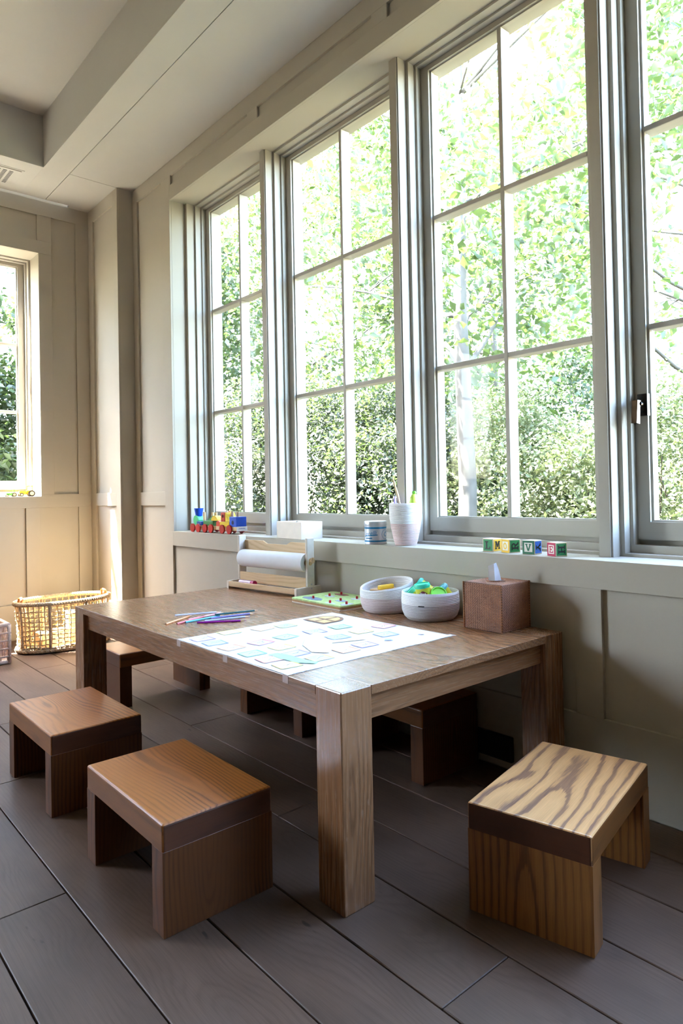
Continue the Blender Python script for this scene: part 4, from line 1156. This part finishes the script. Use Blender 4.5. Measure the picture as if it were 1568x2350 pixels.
def leaves(name, pts, size, mat, parent, aspect=0.6, droop=0.25):
    """one leaf per point: a folded rhombus of real size, random orientation"""
    n = len(pts)
    s = size * rng.uniform(.6, 1.35, n)
    d = rng.normal(size=(n, 3)); d[:, 2] = d[:, 2] * .7 - droop
    d /= np.linalg.norm(d, axis=1)[:, None]
    u = rng.normal(size=(n, 3)); u[:, 2] += 1.1
    w = np.cross(d, u); w /= np.linalg.norm(w, axis=1)[:, None] + 1e-9
    nn = np.cross(w, d)
    V = np.empty((n, 4, 3))
    V[:, 0] = pts
    V[:, 1] = pts + d * (s * .48)[:, None] + w * (s * aspect / 2)[:, None] + nn * (s * .10)[:, None]
    V[:, 2] = pts + d * s[:, None] - nn * (s * .06)[:, None]
    V[:, 3] = pts + d * (s * .48)[:, None] - w * (s * aspect / 2)[:, None] + nn * (s * .10)[:, None]
    me = bpy.data.meshes.new(name)
    me.vertices.add(n * 4); me.loops.add(n * 6); me.polygons.add(n * 2)
    me.vertices.foreach_set('co', V.reshape(-1).astype(np.float32))
    base = (np.arange(n) * 4)[:, None]
    idx = (base + np.array([0, 1, 2, 0, 2, 3])[None]).reshape(-1).astype(np.int32)
    me.loops.foreach_set('vertex_index', idx)
    me.polygons.foreach_set('loop_start', (np.arange(n * 2) * 3).astype(np.int32))
    me.update(calc_edges=True)
    me.materials.append(mat)
    o = bpy.data.objects.new(name, me)
    link(o, parent)
    o['kind'] = 'stuff'
    return o

def clump_points(centers, n, spread):
    c = np.asarray(centers)[rng.integers(0, len(centers), n)]
    return c + rng.normal(size=(n, 3)) * spread

def ellipsoid_centers(c, r, n, shell=.35):
    d = rng.normal(size=(n, 3)); d /= np.linalg.norm(d, axis=1)[:, None]
    k = rng.uniform(shell, 1.0, n) ** .6
    return np.asarray(c) + d * k[:, None] * np.asarray(r)

def branch_path(a, b, n=7, bend=.12, jit=.012):
    a = np.array(a, float); b = np.array(b, float)
    L = np.linalg.norm(b - a); o = rng.normal(size=3) * bend * L; o[2] = abs(o[2]) * .4
    o2 = rng.normal(size=(n, 3)) * L * jit
    return [a + (b - a) * t + o * math.sin(math.pi * t) + o2[i] * (0 < i < n - 1) for i, t in enumerate(np.linspace(0, 1, n))]

def tree(name, base, crown, radii, n_leaves, leaf, mat, label, cat='tree', trunk_r=.07, fork=2.0, n_clump=90, spread=.22, n_br=14, group=None, tilt=(0, 0), bark='bark'):
    t = empty(name, base, label=label, cat=cat, group=group)
    b = np.array(base)
    cr = np.array(crown) - b
    top = np.array([cr[0] + tilt[0], cr[1] + tilt[1], cr[2] + radii[2] * .55])
    m = MB()
    path = branch_path((0, 0, 0), top, 14, .006, .002)
    for i in range(1, 7): path[i] = path[i] * np.array([.35 + .65 * i / 7, .35 + .65 * i / 7, 1])
    m.tube(path, [trunk_r * (1.12 - .95 * (i / 13) ** 1.1) for i in range(14)], 12)
    m.build('trunk', M[bark], t, smooth=True)
    cen = ellipsoid_centers(cr, radii, n_clump)
    cen = cen[outside(cen, b)]
    m = MB()
    ends = cen[rng.permutation(len(cen))[:n_br]]
    for e in ends:
        zs = np.array([p[2] for p in path])
        zt_ = np.clip(e[2] - rng.uniform(.5, 1.3), fork, top[2] * .92)
        k = int(np.argmin(abs(zs - zt_))); st = path[k]
        pth = branch_path(st, e, 7, .10)
        r0 = trunk_r * (1.12 - .95 * (k / 13) ** 1.1) * rng.uniform(.35, .6)
        m.tube(pth, [r0 * (1 - .85 * i / 6) for i in range(7)], 6)
        for q in range(3):
            k2 = rng.integers(2, 7); p = pth[k2]
            e2 = p + rng.normal(size=3) * .4
            if outside(e2[None], b)[0]: m.tube(branch_path(p, e2, 4, .1), [r0 * .3, r0 * .22, r0 * .15, r0 * .06], 5)
    m.build('branches', M[bark], t, smooth=True)
    pts = clump_points(cen, n_leaves, spread)
    leaves('foliage', pts[outside(pts, b)], leaf, mat, t)
    return t

def shrub(name, c, radii, n, leaf, mat, label, n_clump=120, spread=.10, group=None, stems=7, cat='shrub'):
    base = (c[0], c[1], -.35)
    t = empty(name, base, label=label, cat=cat, group=group)
    cl = np.array([0, 0, c[2] + .35])
    m = MB()
    for i in range(stems):
        e = cl + rng.normal(size=3) * np.array(radii) * .45
        m.tube(branch_path((rng.normal() * .12, rng.normal() * .12, 0), e, 6, .06), [.018, .016, .014, .011, .008, .004], 5)
    m.build('stems', M['twig'], t)
    cen = ellipsoid_centers(cl, radii, n_clump, .45)
    pts = clump_points(cen, n, spread)
    pts = pts[(pts[:, 2] > .02) & outside(pts, base)]
    leaves('foliage', pts, leaf, mat, t, aspect=.55)
    return t

GT = 'trees seen through the window bank'
tree('plane_tree', (2.22, 3.42, -.35), (2.28, 3.46, 4.3), (1.9, 2.1, 2.3), 15000, .085, M['leaf_tree'], 'pale-barked tree with bare lower trunk right outside the third window', trunk_r=.078, fork=2.3, n_clump=110, spread=.22, n_br=14, tilt=(.05, .03))
tree('plane_tree', (4.0, 8.2, -.35), (3.6, 7.6, 3.9), (1.9, 2.2, 2.4), 17000, .09, M['leaf_tree'], 'leafy light green tree seen through the second window from the left', fork=2.2, n_clump=120, spread=.24, trunk_r=.09)
tree('plane_tree', (6.4, 6.4, -.35), (6.2, 6.2, 4.2), (2.4, 2.4, 3.0), 15000, .10, M['leaf_tree'], 'tall leafy tree far back between the two middle windows', fork=2.6, n_clump=110, spread=.28, trunk_r=.10)
tree('plane_tree', (6.0, 2.6, -.35), (5.6, 2.9, 4.0), (2.3, 2.0, 2.6), 5500, .10, M['leaf_tree'], 'loose light green tree behind the right pane of the third window', fork=2.4, n_clump=80, spread=.26, trunk_r=.08)
tree('evergreen_tree', (2.0, 8.9, -.35), (2.0, 8.8, 3.1), (1.2, 1.3, 2.0), 16000, .075, M['leaf_dark'], 'darker evergreen tree filling the leftmost window', fork=1.6, n_clump=110, spread=.2, trunk_r=.08, bark='twig')
tree('plane_tree', (4.9, 0.7, -.35), (4.6, 0.9, 3.6), (1.7, 1.4, 1.8), 2500, .09, M['leaf_tree'], 'thin light green tree outside the window with the bronze handle', fork=2.2, n_clump=70, spread=.25, trunk_r=.07)
GS = 'shrubs along the garden border'
shrub('variegated_shrub', (1.75, 6.2, .95), (.75, .8, 1.15), 30000, .044, M['leaf_pale'], 'pale variegated shrub at the foot of the leftmost window', group=GS)
shrub('variegated_shrub', (2.3, 5.6, .95), (.8, .8, 1.35), 32000, .044, M['leaf_pale'], 'tall pale variegated shrub low in the left panes of the second window', group=GS)
shrub('variegated_shrub', (2.55, 4.5, .85), (.75, .8, 1.2), 30000, .044, M['leaf_pale'], 'pale variegated shrub low in the right panes of the second window', group=GS)
shrub('evergreen_shrub', (3.3, 5.2, 1.1), (.9, 1.3, 1.5), 15000, .055, M['leaf_dark'], 'dark evergreen shrub behind the pale shrubs of the second window', group=GS)
shrub('hedge_shrub', (3.2, 3.7, .80), (.75, .9, 1.15), 26000, .044, M['leaf_olive'], 'olive green hedge shrub behind the pale tree trunk', group=GS)
shrub('hedge_shrub', (3.1, 2.5, .75), (.8, .9, 1.10), 26000, .044, M['leaf_olive'], 'sunlit olive hedge shrub low in the right panes of the third window', group=GS)
shrub('hedge_shrub', (3.0, 1.2, .75), (.8, .9, 1.15), 22000, .044, M['leaf_olive'], 'olive hedge shrub outside the window with the bronze handle', group=GS)
shrub('evergreen_shrub', (4.3, 3.9, .9), (1.0, 1.6, 1.5), 13000, .055, M['leaf_dark'], 'dark shrub at the back of the border behind the olive hedge', group=GS)
shrub('evergreen_shrub', (4.2, 1.6, .8), (.9, 1.4, 1.3), 9000, .055, M['leaf_dark'], 'dark shrub at the back right of the garden border', group=GS)
shrub('laurel_shrub', (-.75, 7.0, 1.2), (1.0, .7, 1.6), 12000, .075, M['leaf_dark'], 'dark glossy laurel shrub close outside the far left window', group=GS)
shrub('laurel_shrub', (-.1, 7.7, 2.5), (1.5, .7, 1.9), 26000, .07, M['leaf_dark'], 'tall dark shrub rising above the laurel outside the far left window', group=GS, n_clump=160)
shrub('laurel_shrub', (-2.6, 7.2, 1.9), (1.7, .8, 2.3), 24000, .075, M['leaf_dark'], 'unseen dense shrub added left of the laurel to block window light', group=GS, n_clump=200)  # out of view, added to hold back light entering the far windows
